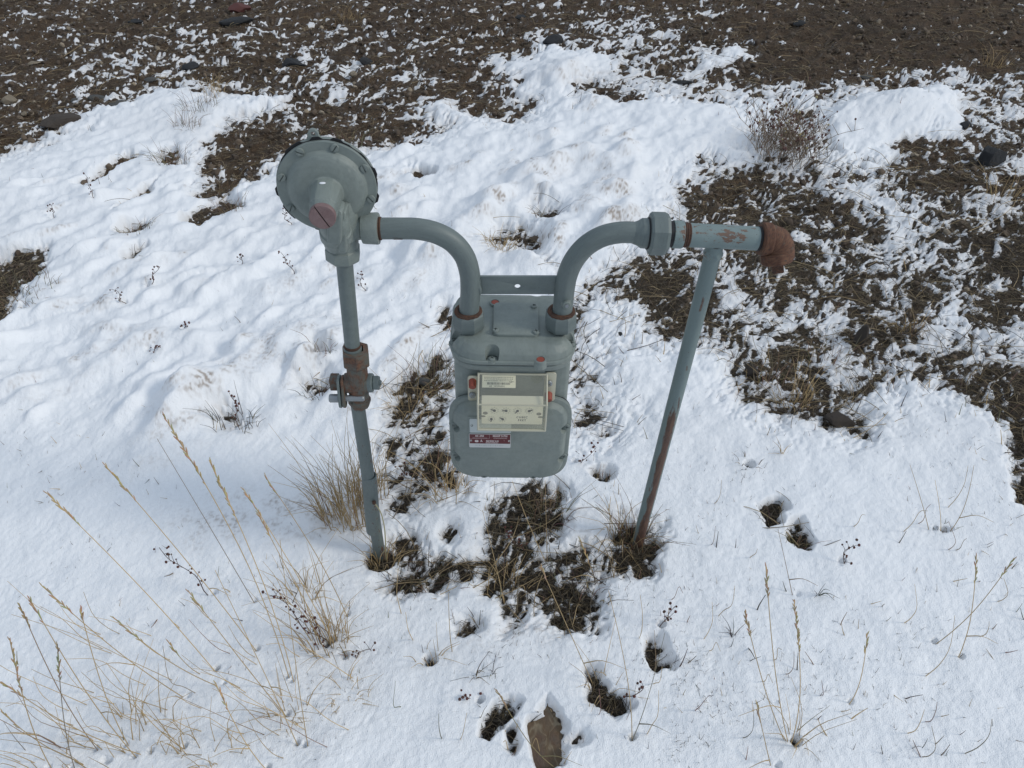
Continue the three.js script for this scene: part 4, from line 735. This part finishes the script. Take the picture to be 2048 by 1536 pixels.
  // ears with screws and red plugs
  for (const [xa, ya, xb, yb, sx, sy, rx, ry] of [[935, 752, 959, 802, 945, 790, 945, 766], [1090, 745, 1109, 802, 1098, 767, 1097, 792]]) {
    const p = Rm(xa, ya, 0.056), q = Rm(xb, yb, 0.056); const g = slab(rrect(p.x, q.y, q.x, p.y, 0.006), 0.003, 0.001); g.translate(0, 0, 0.054); P('box_ear', g, M.ivoryEdge, mcase);
    screw(Rm(sx, sy, 0.059), V(0, 0, 1), 0.4, M.steel, 1.05);
    const pl = Rm(rx, ry, 0.060); P('seal_boss', lathe([[0.0066, -0.006], [0.0061, 0.008], [0.0052, 0.0090], [0, 0.0088]], pl, V(0, -0.35, 1), 24, 0.5), M.red, mcase);
  }
}

// ---------------------------------------------------------------- stones
const R2 = rng(4242);
M.stone = [std({ color: new THREE.Color().setRGB(0.30, 0.25, 0.185), roughness: 0.9, bumpMap: soilBump, bumpScale: 0.003 }), std({ color: new THREE.Color().setRGB(0.035, 0.037, 0.04), roughness: 0.85, bumpMap: soilBump, bumpScale: 0.004 }), std({ color: new THREE.Color().setRGB(0.105, 0.105, 0.10), roughness: 0.9, bumpMap: soilBump, bumpScale: 0.003 }), std({ color: new THREE.Color().setRGB(0.085, 0.068, 0.055), roughness: 0.9, bumpMap: soilBump, bumpScale: 0.004 }),
  std({ map: texture(256, (u, v) => { const a = gnP(u, v, 4, 4, 301), b = gnP(u, v, 14, 14, 305), vein = sstep(0.10, 0.0, Math.abs(gnP(u, v, 5, 5, 309))) * sat(a + 0.4); return lerp3([0.115 + 0.03 * a, 0.078 + 0.02 * a + 0.01 * b, 0.048 + 0.01 * b], [0.30, 0.25, 0.17], vein * 0.8); }), roughness: 0.85, bumpMap: castBump, bumpScale: 0.003 }), std({ color: new THREE.Color().setRGB(0.10, 0.035, 0.03), roughness: 0.8 })];
function rockGeo(seed, detail = 4, sharp = 0.25) {
  const g0 = new THREE.IcosahedronGeometry(1, detail), p = g0.attributes.position, r = rng(seed), cuts = [];
  for (let i = 0; i < 9; i++) { const v = V(r() - 0.5, r() - 0.5, r() - 0.5).normalize(); cuts.push([v, 0.52 + 0.36 * r()]); }
  const v = V(0, 0, 0);
  for (let i = 0; i < p.count; i++) { v.fromBufferAttribute(p, i); for (const [n, d] of cuts) { const t = v.dot(n) - d; if (t > 0) v.addScaledVector(n, -t * 0.95); } v.multiplyScalar(1 + sharp * (0.55 * gn(v.x * 1.6 + seed, v.z * 1.6 + v.y, 5) + 0.35 * gn(v.x * 5 + seed, v.y * 5 + v.z * 4, 6))); p.setXYZ(i, v.x, v.y, v.z); }
  g0.computeVertexNormals(); return toCreasedNormals(g0, 0.5);
}
for (const [px, py, w, h, d, mi, turn, lift, label] of [
  [17, 196, 0.055, 0.035, 0.04, 0, 0.2, 0.012, 'pale tan rounded stone at the upper left edge'],
  [44, 218, 0.02, 0.014, 0.02, 0, 0.9, 0.006, 'small yellowish pebble below the tan stone at left'],
  [232, 197, 0.075, 0.012, 0.05, 2, 0.3, 0.012, 'flat grey slate flake at the edge of the upper left snow'],
  [118, 238, 0.12, 0.035, 0.09, 3, 0.4, 0.015, 'large dark brown stone half buried at upper left'],
  [190, 187, 0.055, 0.02, 0.04, 2, -0.2, 0.01, 'flattish grey stone left of the slate flake'],
  [147, 187, 0.035, 0.015, 0.03, 2, 0.5, 0.008, 'small grey stone leftmost of the row above the upper left snow'],
  [300, 157, 0.05, 0.012, 0.03, 2, 0.2, 0.01, 'thin grey flake on the soil above the left snow'],
  [585, 122, 0.10, 0.03, 0.07, 1, -0.3, 0.012, 'dark slate stone on the soil above the regulator'],
  [380, 128, 0.07, 0.03, 0.06, 1, 0.7, 0.012, 'dark blocky stone on the upper left soil'],
  [475, 42, 0.13, 0.04, 0.08, 1, 0.1, 0.015, 'black flat stone near the top edge left of centre'],
  [478, 14, 0.09, 0.05, 0.06, 5, 0.3, 0.02, 'dark red lump near the top edge left of centre'],
  [64, 118, 0.05, 0.012, 0.03, 0, 0.6, 0.008, 'bent tan chip on the far left soil'],
  [270, 40, 0.06, 0.02, 0.04, 1, 0.1, 0.01, 'dark flat stone near the top left'],
  [730, 115, 0.05, 0.03, 0.05, 1, 0.3, 0.012, 'blackish stone on the soil behind the regulator'],
  [705, 141, 0.03, 0.022, 0.03, 0, 0.3, 0.01, 'pale round stone on the soil behind the regulator'],
  [716, 160, 0.035, 0.02, 0.03, 3, 0.1, 0.01, 'tan brown stone just below the pale round one'],
  [1104, 85, 0.075, 0.045, 0.06, 1, 0.2, 0.015, 'dark rock at the snow edge near the top centre'],
  [1040, 28, 0.05, 0.02, 0.04, 1, 0.2, 0.01, 'small blackish stone near the top centre'],
  [1978, 320, 0.062, 0.045, 0.055, 1, 0.2, 0.018, 'black lumpy rock lying on snow near the right edge'],
  [1936, 247, 0.05, 0.03, 0.04, 1, 0.8, 0.012, 'dark stone left of the soil mound near the right edge'],
  [1368, 168, 0.08, 0.012, 0.02, 1, -0.1, 0.008, 'dark flat sliver lying on the snow near the top right of centre'],
  [1735, 150, 0.05, 0.01, 0.03, 2, 0.1, 0.01, 'flat grey flake on the far right soil'],
  [1600, 46, 0.06, 0.02, 0.04, 1, 0.3, 0.01, 'dark flat stone near the top right'],
  [1725, 672, 0.032, 0.055, 0.028, 3, 0.5, 0.028, 'upright grey-brown stone in the broken snow at right'],
  [1685, 830, 0.055, 0.025, 0.04, 3, -0.2, 0.012, 'dark brown stone at the front edge of the right broken snow'],
  [1507, 735, 0.03, 0.03, 0.03, 3, 0.2, 0.014, 'grey-brown clod in the snow right of the support leg'],
  [847, 752, 0.025, 0.02, 0.022, 2, 0.2, 0.01, 'small grey stone between riser and meter case'],
  [1240, 658, 0.016, 0.014, 0.014, 1, 0.2, 0.004, 'little dark cinder on the snow right of the meter case'],
  [1102, 1480, 0.054, 0.011, 0.085, 4, 0.12, 0.010, 'brown flat stone with pale veins exposed at the bottom edge'],
  [1105, 1422, 0.024, 0.014, 0.020, 4, 0.5, 0.0, 'small brown stone tip just above the flat veined stone'],
  [1048, 1470, 0.012, 0.012, 0.03, 4, 0.2, -0.002, 'narrow brown stone edge left of the flat veined stone'],
]) {
  const p = G(px, py, 0.02), g = rockGeo(px * 7 + py, 4), sz = py > 1300 || px > 1970 ? 1 : 0.74; g.scale(w * sz, h * sz, d * sz); g.rotateY(turn);
  const m = mesh('stone', g, M.stone[mi]); m.position.set(p.x, ground(p.x, p.z).soil + lift + (mi === 1 && px === 1978 ? 0.02 : 0), p.z); tag(m, label, 'stone', 'loose stones on the ground');
}

// ---------------------------------------------------------------- plants
const stemCol = (r, tone) => tone === 0 ? (k => [0.48 * k, 0.345 * k, 0.175 * k])(0.75 + 0.5 * r()) : tone === 1 ? [0.055 + 0.04 * r(), 0.045 + 0.03 * r(), 0.035 + 0.02 * r()] : [0.17 + 0.10 * r(), 0.125 + 0.07 * r(), 0.08 + 0.04 * r()];
M.straw = std({ vertexColors: true, roughness: 0.8, side: THREE.DoubleSide });
function strand(pts, r0, r1, sides = 4, seg = 8) {   // a thin tapering stalk along a curve, built directly so that it stays cheap
  const cv = new THREE.CatmullRomCurve3(pts), pos = [], idx = []; const fr = V(0.3, 0.1, 1).normalize();
  for (let i = 0; i <= seg; i++) { const t = i / seg, p = cv.getPoint(t), d = cv.getTangent(t), a = fr.clone().cross(d).normalize(), b = d.clone().cross(a), r = mix(r0, r1, t);
    for (let k = 0; k < sides; k++) { const w = k / sides * Math.PI * 2; pos.push(p.x + (a.x * Math.cos(w) + b.x * Math.sin(w)) * r, p.y + (a.y * Math.cos(w) + b.y * Math.sin(w)) * r, p.z + (a.z * Math.cos(w) + b.z * Math.sin(w)) * r); } }
  for (let i = 0; i < seg; i++) for (let k = 0; k < sides; k++) { const a = i * sides + k, b = i * sides + (k + 1) % sides; idx.push(a, b, a + sides, b, b + sides, a + sides); }
  const g = new THREE.BufferGeometry(); g.setAttribute('position', new THREE.Float32BufferAttribute(pos, 3)); g.setIndex(idx); g.computeVertexNormals(); return g;
}
function tint(g, c) { const n = g.attributes.position.count, a = new Float32Array(n * 3); for (let i = 0; i < n; i++) a.set(c, i * 3); g.setAttribute('color', new THREE.BufferAttribute(a, 3)); g.deleteAttribute('uv'); return g; }
function join(l) { return mergeGeometries(l.map(g => g.index ? g.toNonIndexed() : g)); }
{
  const r = rng(909);
  for (const [tx, ty, bx, by, bend, head, label] of STEMS) {
    const foot = G(bx, by, 0.03); foot.y = topAt(foot.x, foot.z) - 0.02;
    let tip = R(tx, ty, foot.z - 0.02 - 0.05 * r());
    const o = base('wild_grass', foot); tag(o, label, 'grass');
    const L = tip.clone().sub(foot), q = t => L.clone().multiplyScalar(t).add(V(0, Math.sin(t * Math.PI) * Math.abs(bend) * L.length() * 0.6, Math.sin(t * Math.PI) * 0.02)).add(V(bend * L.length() * Math.sin(t * Math.PI) * 0.5, 0, 0));
    const dark = /dark|brown/.test(label), c = stemCol(r, dark ? 2 : 0), th = dark ? 0.0008 : 0.0009;
    mesh('stem', tint(strand([0, 0.25, 0.5, 0.75, 1].map(q), th, head ? 0.0006 : 0.0004, 5, 14), c), M.straw, o);
    if (head > 0) {
      const list = []; const n = Math.max(7, Math.round(head * L.length() / 0.0055)), cc = lerp3(c, [0.42, 0.32, 0.19], 0.6);
      for (let i = 0; i < n; i++) { const t = 1 - head * (i / n), p = q(t), d = q(Math.min(1, t + 0.01)).sub(q(t - 0.01)).normalize(); const s = new THREE.SphereGeometry(1, 6, 5); const k = Math.sin((i + 1.2) / (n + 1.6) * Math.PI) * 0.5 + 0.6; s.scale(0.00115 * k, 0.0066 * k, 0.0010 * k); const out = V(r() - 0.5, r() - 0.5, r() - 0.5).cross(d).normalize(); turnTo(s, p.clone().addScaledVector(out, 0.0015), d.clone().addScaledVector(out, 0.28)); list.push(tint(s, cc.map(v => v * (0.8 + 0.4 * r())))); }
      mesh('seed_head', join(list), M.straw, o);
    }
    if (r() < 0.5) { const t0 = 0.25 + 0.2 * r(), a = q(t0), l = 0.04 + 0.05 * r(), s = r() < 0.5 ? -1 : 1; mesh('leaf_blade', tint(strand([a, a.clone().add(V(s * l * 0.4, l * 0.35, 0.01)), a.clone().add(V(s * l, l * 0.15, 0.02))], 0.0011, 0.0003, 4, 6), c), M.straw, o); }
  }
  // many finer bare straws lean the same way over the lower snow
  for (const [n, x0, x1, y0, y1, dx, label, group] of [[46, 130, 720, 1230, 1540, -0.55, 'fine bare straw leaning left over the lower left snow', 'fine bare straws in the lower left snow'], [26, 1380, 2040, 1000, 1520, 0.05, 'fine bare stalk standing in the lower right snow', 'fine bare stalks in the lower right snow'], [18, 740, 1360, 1180, 1500, 0.0, 'fine bare straw standing in the lower middle snow', 'fine bare straws in the lower middle snow']])
    for (let i = 0; i < n; i++) {
      const foot = G(x0 + (x1 - x0) * r(), y0 + (y1 - y0) * r(), 0.03), h = (n > 40 ? 0.10 : 0.05) + 0.16 * r() * r(), a = dx * h * (0.5 + r()), kx = (r() - 0.5) * 0.018; foot.y = topAt(foot.x, foot.z) - 0.008;
      const pts = [V(0, 0, 0), V(a * 0.25 + kx * 0.3, h * 0.4, 0.01), V(a * 0.6 + kx, h * 0.75, 0.02 * r()), V(a * 1.1 + kx * (1 + r()), h * (0.85 + 0.2 * r()), (r() - 0.5) * 0.06)];
      const m = mesh('wild_grass', tint(strand(pts, 0.0009, 0.0004, 4, 10), stemCol(r, r() < (n > 28 ? 0.2 : 0.6) ? 2 : 0)), M.straw); m.position.copy(foot); tag(m, label, 'grass', group);
    }
  for (const [px, py, spread0, h, n, tone, label] of TUFTS) {
    const spread = n <= 8 ? 0.003 : spread0, foot = G(px, py, 0.025); foot.y = topAt(foot.x, foot.z); const list = [];
    for (let i = 0; i < n; i++) {
      const a = r() * Math.PI * 2, rr = Math.sqrt(r()) * spread, x = Math.cos(a) * rr, z = Math.sin(a) * rr * 0.8, y = topAt(foot.x + x, foot.z + z) - foot.y - 0.006;
      const flat = r(), l = h * (0.45 + 0.75 * r()), nar = h > 0.17 ? 0.5 : 1, lx = ((r() - 0.5) * 1.1 + 0.35 * Math.cos(a)) * nar, lz = ((r() - 0.5) * 1.0 + 0.35 * Math.sin(a)) * nar, up = flat < 0.3 ? 0.25 : 0.9;
      const p0 = V(x, y, z), p1 = V(x + lx * l * 0.35, y + l * up * 0.6, z + lz * l * 0.35), p2 = V(x + lx * l, y + l * up * (0.75 + 0.3 * r()), z + lz * l);
      list.push(tint(strand([p0, p1, p2], 0.0007 + 0.0006 * r(), 0.0003, 3, 5), stemCol(r, r() < (tone ? 0.2 : 0.08) ? 2 : tone)));
    }
    const m = mesh('grass_tuft', join(list), M.straw); m.position.copy(foot); tag(m, label, 'grass tuft');
  }
  for (const [px, py, h0, lean, label] of WEEDS) {
    const h = h0 * (h0 < 0.12 ? 1.4 : 1.05);
    const foot = G(px, py, 0.03); foot.y = topAt(foot.x, foot.z) - 0.012; const o = base('weed', foot); tag(o, label, 'weed');
    const col = [0.085, 0.045, 0.032]; const pts = []; for (let i = 0; i <= 5; i++) { const t = i / 5; pts.push(V(lean * h * t * 1.1 + 0.006 * Math.sin(i * 2.1 + px), h * t * (1 - 0.3 * Math.abs(lean) * t), 0.006 * Math.cos(i * 1.7 + py))); }
    const cv = new THREE.CatmullRomCurve3(pts), st = [tint(strand(pts, 0.0012, 0.0006, 4, 14), col)], buds = [];
    const n = Math.round(5 + h * 60);
    for (let i = 0; i < n; i++) { const t = 0.25 + 0.75 * (i + r()) / n, p = cv.getPoint(Math.min(t, 1)), e = p.clone().add(V((r() - 0.5) * 0.022, 0.004 + 0.010 * r(), (r() - 0.5) * 0.022)); if (r() < 0.7) st.push(tint(strand([p, p.clone().lerp(e, 0.5).add(V(0, 0.002, 0)), e], 0.0006, 0.0004, 3, 4), col)); const s = new THREE.SphereGeometry(0.0017 + 0.0016 * r(), 6, 5); s.scale(1, 0.7 + 0.7 * r(), 1); s.translate(e.x, e.y, e.z); buds.push(tint(s, [0.07 + 0.04 * r(), 0.026 + 0.012 * r(), 0.022])); }
    mesh('stalk', join(st), M.straw, o); mesh('buds', join(buds), M.straw, o); o.children[1].name = numbered('bud_cluster');
  }
  { // the dead bush at the upper right
    const foot = G(1568, 300, 0.02); foot.y = topAt(foot.x, foot.z); const o = base('dead_bush', foot); tag(o, 'dead twiggy brown bush standing in the snow at upper right', 'bush');
    const tw = [], bd = [];
    for (let i = 0; i < 110; i++) { const a = r() * Math.PI * 2, l = 0.07 + 0.20 * r() * r(), lx = (r() - 0.5) * 1.9, lz = (r() - 0.5) * 1.4, p0 = V((r() - 0.5) * 0.22, -0.01, (r() - 0.5) * 0.34), p1 = p0.clone().add(V(lx * l * 0.4, l * 0.5, lz * l * 0.4)), p2 = p0.clone().add(V(lx * l, l * (0.75 + 0.25 * r()), lz * l)); const c = (k => [0.26 * k, 0.195 * k, 0.14 * k])(0.55 + 0.7 * r()); tw.push(tint(strand([p0, p1, p2], 0.0018, 0.0007, 4, 7), c));
      for (let k = 0; k < 3; k++) { const q0 = p1.clone().lerp(p2, r()), e = q0.clone().add(V((r() - 0.5) * 0.09, 0.02 + 0.05 * r(), (r() - 0.5) * 0.09)); tw.push(tint(strand([q0, q0.clone().lerp(e, 0.5), e], 0.0014, 0.0007, 3, 3), c)); if (r() < 0.5) { const s = new THREE.SphereGeometry(0.003 + 0.003 * r(), 6, 5); s.translate(e.x, e.y, e.z); bd.push(tint(s, r() < 0.15 ? [0.38, 0.31, 0.16] : [0.12, 0.06, 0.05])); } } }
    mesh('twigs', join(tw), M.straw, o).name = numbered('twig_cluster'); mesh('buds', join(bd), M.straw, o).name = numbered('bud_cluster');
  }
}
// dead grass, pebbles and stubble strewn over the bare soil: nobody could count them
{
  const r = rng(31337), q = new THREE.Quaternion(), e = new THREE.Euler(), m4 = new THREE.Matrix4(), col = new THREE.Color();
  const blades = [0, 1, 2].map(i => { const b = 0.12 + 0.22 * i; return strand([V(-0.5, 0, 0), V(-0.15, 0.05 * i, b * 0.5), V(0.2, 0.08, b), V(0.5, 0.02, b * 0.4)], 0.020, 0.010, 3, 4); });
  const spots = [[], [], []], MAXB = 34000; let n = 0, tries = 0;
  while (n < MAXB && tries < 600000) {
    tries++; const px = -200 + 2450 * r(), py = -60 + 1600 * Math.pow(r(), 1.15); const p = G(px, py, 0), f = ground(p.x, p.z);
    if (f.T > 0.0015 || Math.hypot(px - 1102, py - 1478) < 60) continue;
    const long = n % 7 === 0; const grassy = (px > 1120 && py > 290) || py > 430 ? 1 : py < 330 && px < 1100 ? 0.5 : 0.6; if (r() > grassy) continue;
    const L = (0.018 + 0.05 * r() * r()) * (p.z < -1.6 ? 1.3 : 1), th = 1; e.set((r() - 0.5) * 0.5, r() * 6.28, (r() - 0.35) * 0.7); q.setFromEuler(e);
    m4.compose(V(p.x, f.soil + 0.003 + 0.006 * r(), p.z), q, V(L, L, L)); const k = r(); const c = k < 0.30 ? [0.30, 0.235, 0.14] : k < 0.62 ? [0.165, 0.135, 0.095] : [0.07, 0.058, 0.045]; const g = (0.7 + 0.6 * r()) * (p.z > -0.45 ? 0.68 : 1);
    spots[n % 3].push([m4.clone(), c.map(v => v * g)]); n++;
  }
  blades.forEach((g, i) => { const im = new THREE.InstancedMesh(g, std({ roughness: 0.9 }), spots[i].length); im.name = numbered('dead_grass'); spots[i].forEach(([m, c], k) => { im.setMatrixAt(k, m); im.setColorAt(k, col.setRGB(...c)); }); im.castShadow = im.receiveShadow = true; im.userData = { kind: 'stuff', label: 'short dead grass blades strewn over the bare soil' }; scene.add(im); });
  const peb = rockGeo(99, 1), list = []; tries = 0;
  while (list.length < 16000 && tries < 300000) { tries++; const px = -200 + 2450 * r(), py = -60 + 1250 * r() * r(), p = G(px, py, 0), f = ground(p.x, p.z); if (f.T > 0.001) continue; const s = 0.003 + 0.009 * Math.pow(r(), 4) * (p.z < -1.2 ? 1.4 : 0.8); e.set(r() * 6, r() * 6, r() * 6); q.setFromEuler(e); m4.compose(V(p.x, f.soil + s * 0.3, p.z), q, V(s * (0.8 + 0.6 * r()), s * (0.6 + 0.4 * r()), s)); const k = r(), tn = 0.7 + 0.6 * r(); const c = k < 0.05 ? [0.28, 0.23, 0.17] : k < 0.3 ? [0.14, 0.105, 0.075] : [0.085, 0.062, 0.044]; list.push([m4.clone(), c.map(v => v * tn)]); }
  const im = new THREE.InstancedMesh(peb, std({ roughness: 0.9 }), list.length); im.name = 'gravel'; list.forEach(([m, c], k) => { im.setMatrixAt(k, m); im.setColorAt(k, col.setRGB(...c)); }); im.castShadow = im.receiveShadow = true; im.userData = { kind: 'stuff', label: 'small pebbles and clods on the bare soil' }; scene.add(im);
  { // longer straws lying across the broken cover
    const straw = strand([V(-0.5, 0, 0), V(-0.15, 0.07, 0.07), V(0.2, 0.10, 0.05), V(0.5, 0.04, -0.06)], 0.0085, 0.0045, 3, 5), ls = []; tries = 0;
    while (ls.length < 1500 && tries < 60000) { tries++; const px = -150 + 2350 * r(), py = -40 + 1300 * Math.pow(r(), 1.2), p = G(px, py, 0), f = ground(p.x, p.z); if (f.c > 0.55) continue; if (px < 1120 && py < 330 && r() < 0.6) continue; if (Math.hypot(px - 1102, py - 1478) < 75) continue; const L = 0.06 + 0.11 * r(); e.set((r() - 0.5) * 0.3, r() * 6.28, (r() - 0.4) * 0.5); q.setFromEuler(e); m4.compose(V(p.x, Math.max(f.soil, f.T > 0 ? f.snow : -1) + 0.002, p.z), q, V(L, L, L)); const tn = 0.6 + 0.7 * r(), k = r(); ls.push([m4.clone(), (k < 0.55 ? [0.36, 0.27, 0.15] : k < 0.8 ? [0.2, 0.16, 0.11] : [0.09, 0.07, 0.055]).map(v => v * tn)]); }
    const im2 = new THREE.InstancedMesh(straw, std({ roughness: 0.85 }), ls.length); im2.name = 'dry_straw'; ls.forEach(([m, c], k) => { im2.setMatrixAt(k, m); im2.setColorAt(k, col.setRGB(...c)); }); im2.castShadow = im2.receiveShadow = true; im2.userData = { kind: 'stuff', label: 'long dry straws lying across the broken snow cover' }; scene.add(im2);
  }
  // short stubble through the snow
  const st = []; const sprig = strand([V(0, -0.35, 0), V(0.05, 0.3, 0.03), V(0.22, 1, 0.1)], 0.045, 0.015, 3, 4);
  const HOLES = [[1300, 1340, 60], [1420, 1420, 60], [1360, 1500, 50], [1150, 1130, 60], [1380, 1330, 40], [1260, 1180, 60], [1560, 1030, 70], [1000, 1320, 60], [1640, 1340, 80], [1800, 1300, 120], [1040, 1000, 60], [1500, 940, 60]];
  for (let i = 0; i < 7000; i++) { let px = -100 + 2250 * r(), py = 200 + 1330 * r(); const stub = i < 420; if (stub) { const h = HOLES[i % HOLES.length]; px = h[0] + h[2] * (r() + r() - 1) * 1.6; py = h[1] + h[2] * (r() + r() - 1) * 1.2; }
    const p = G(px, py, 0.02), f = ground(p.x, p.z); if (f.T < 0.002) continue; const edge = f.T < 0.024; if (!stub && !edge && (i % 6 || gn(p.x * 2.2, p.z * 2.2, 401) < (px > 1300 ? -0.15 : 0.12))) continue; const s = stub ? 0.006 + 0.010 * r() : 0.010 + 0.035 * r() * r(); e.set((r() - 0.5) * 1.6, r() * 6.28, (r() - 0.5) * 1.6); q.setFromEuler(e); m4.compose(V(p.x, f.snow, p.z), q, V(s, s, s)); const c = stemCol(r, stub ? 1 : r() < 0.3 ? 0 : r() < 0.6 ? 2 : 1); st.push([m4.clone(), c]); }
  for (let i = 0; i < 5200; i++) { const px = -100 + 2250 * r(), py = 180 + 1350 * r(), p = G(px, py, 0.02), f = ground(p.x, p.z); if (f.T < 0.002 || gn(p.x * 1.7, p.z * 1.7, 411) + 0.5 * gn(p.x * 7, p.z * 7, 413) < 0.02 + 0.35 * r()) continue; const s = 0.003 + 0.009 * r() * r(); e.set((r() - 0.5) * 2.6, r() * 6.28, 1.2 * (r() - 0.5)); q.setFromEuler(e); m4.compose(V(p.x, f.snow + 0.0005, p.z), q, V(s * 1.6, s, s * 1.6)); st.push([m4.clone(), stemCol(r, r() < 0.55 ? 1 : 2)]); }
  const is = new THREE.InstancedMesh(sprig, std({ roughness: 0.9 }), st.length); is.name = 'grass_stubble'; st.forEach(([m, c], k) => { is.setMatrixAt(k, m); is.setColorAt(k, col.setRGB(...c)); }); is.castShadow = is.receiveShadow = true; is.userData = { kind: 'stuff', label: 'short dry grass stubble poking through the snow' }; scene.add(is);
}
renderer.render(scene, camera);
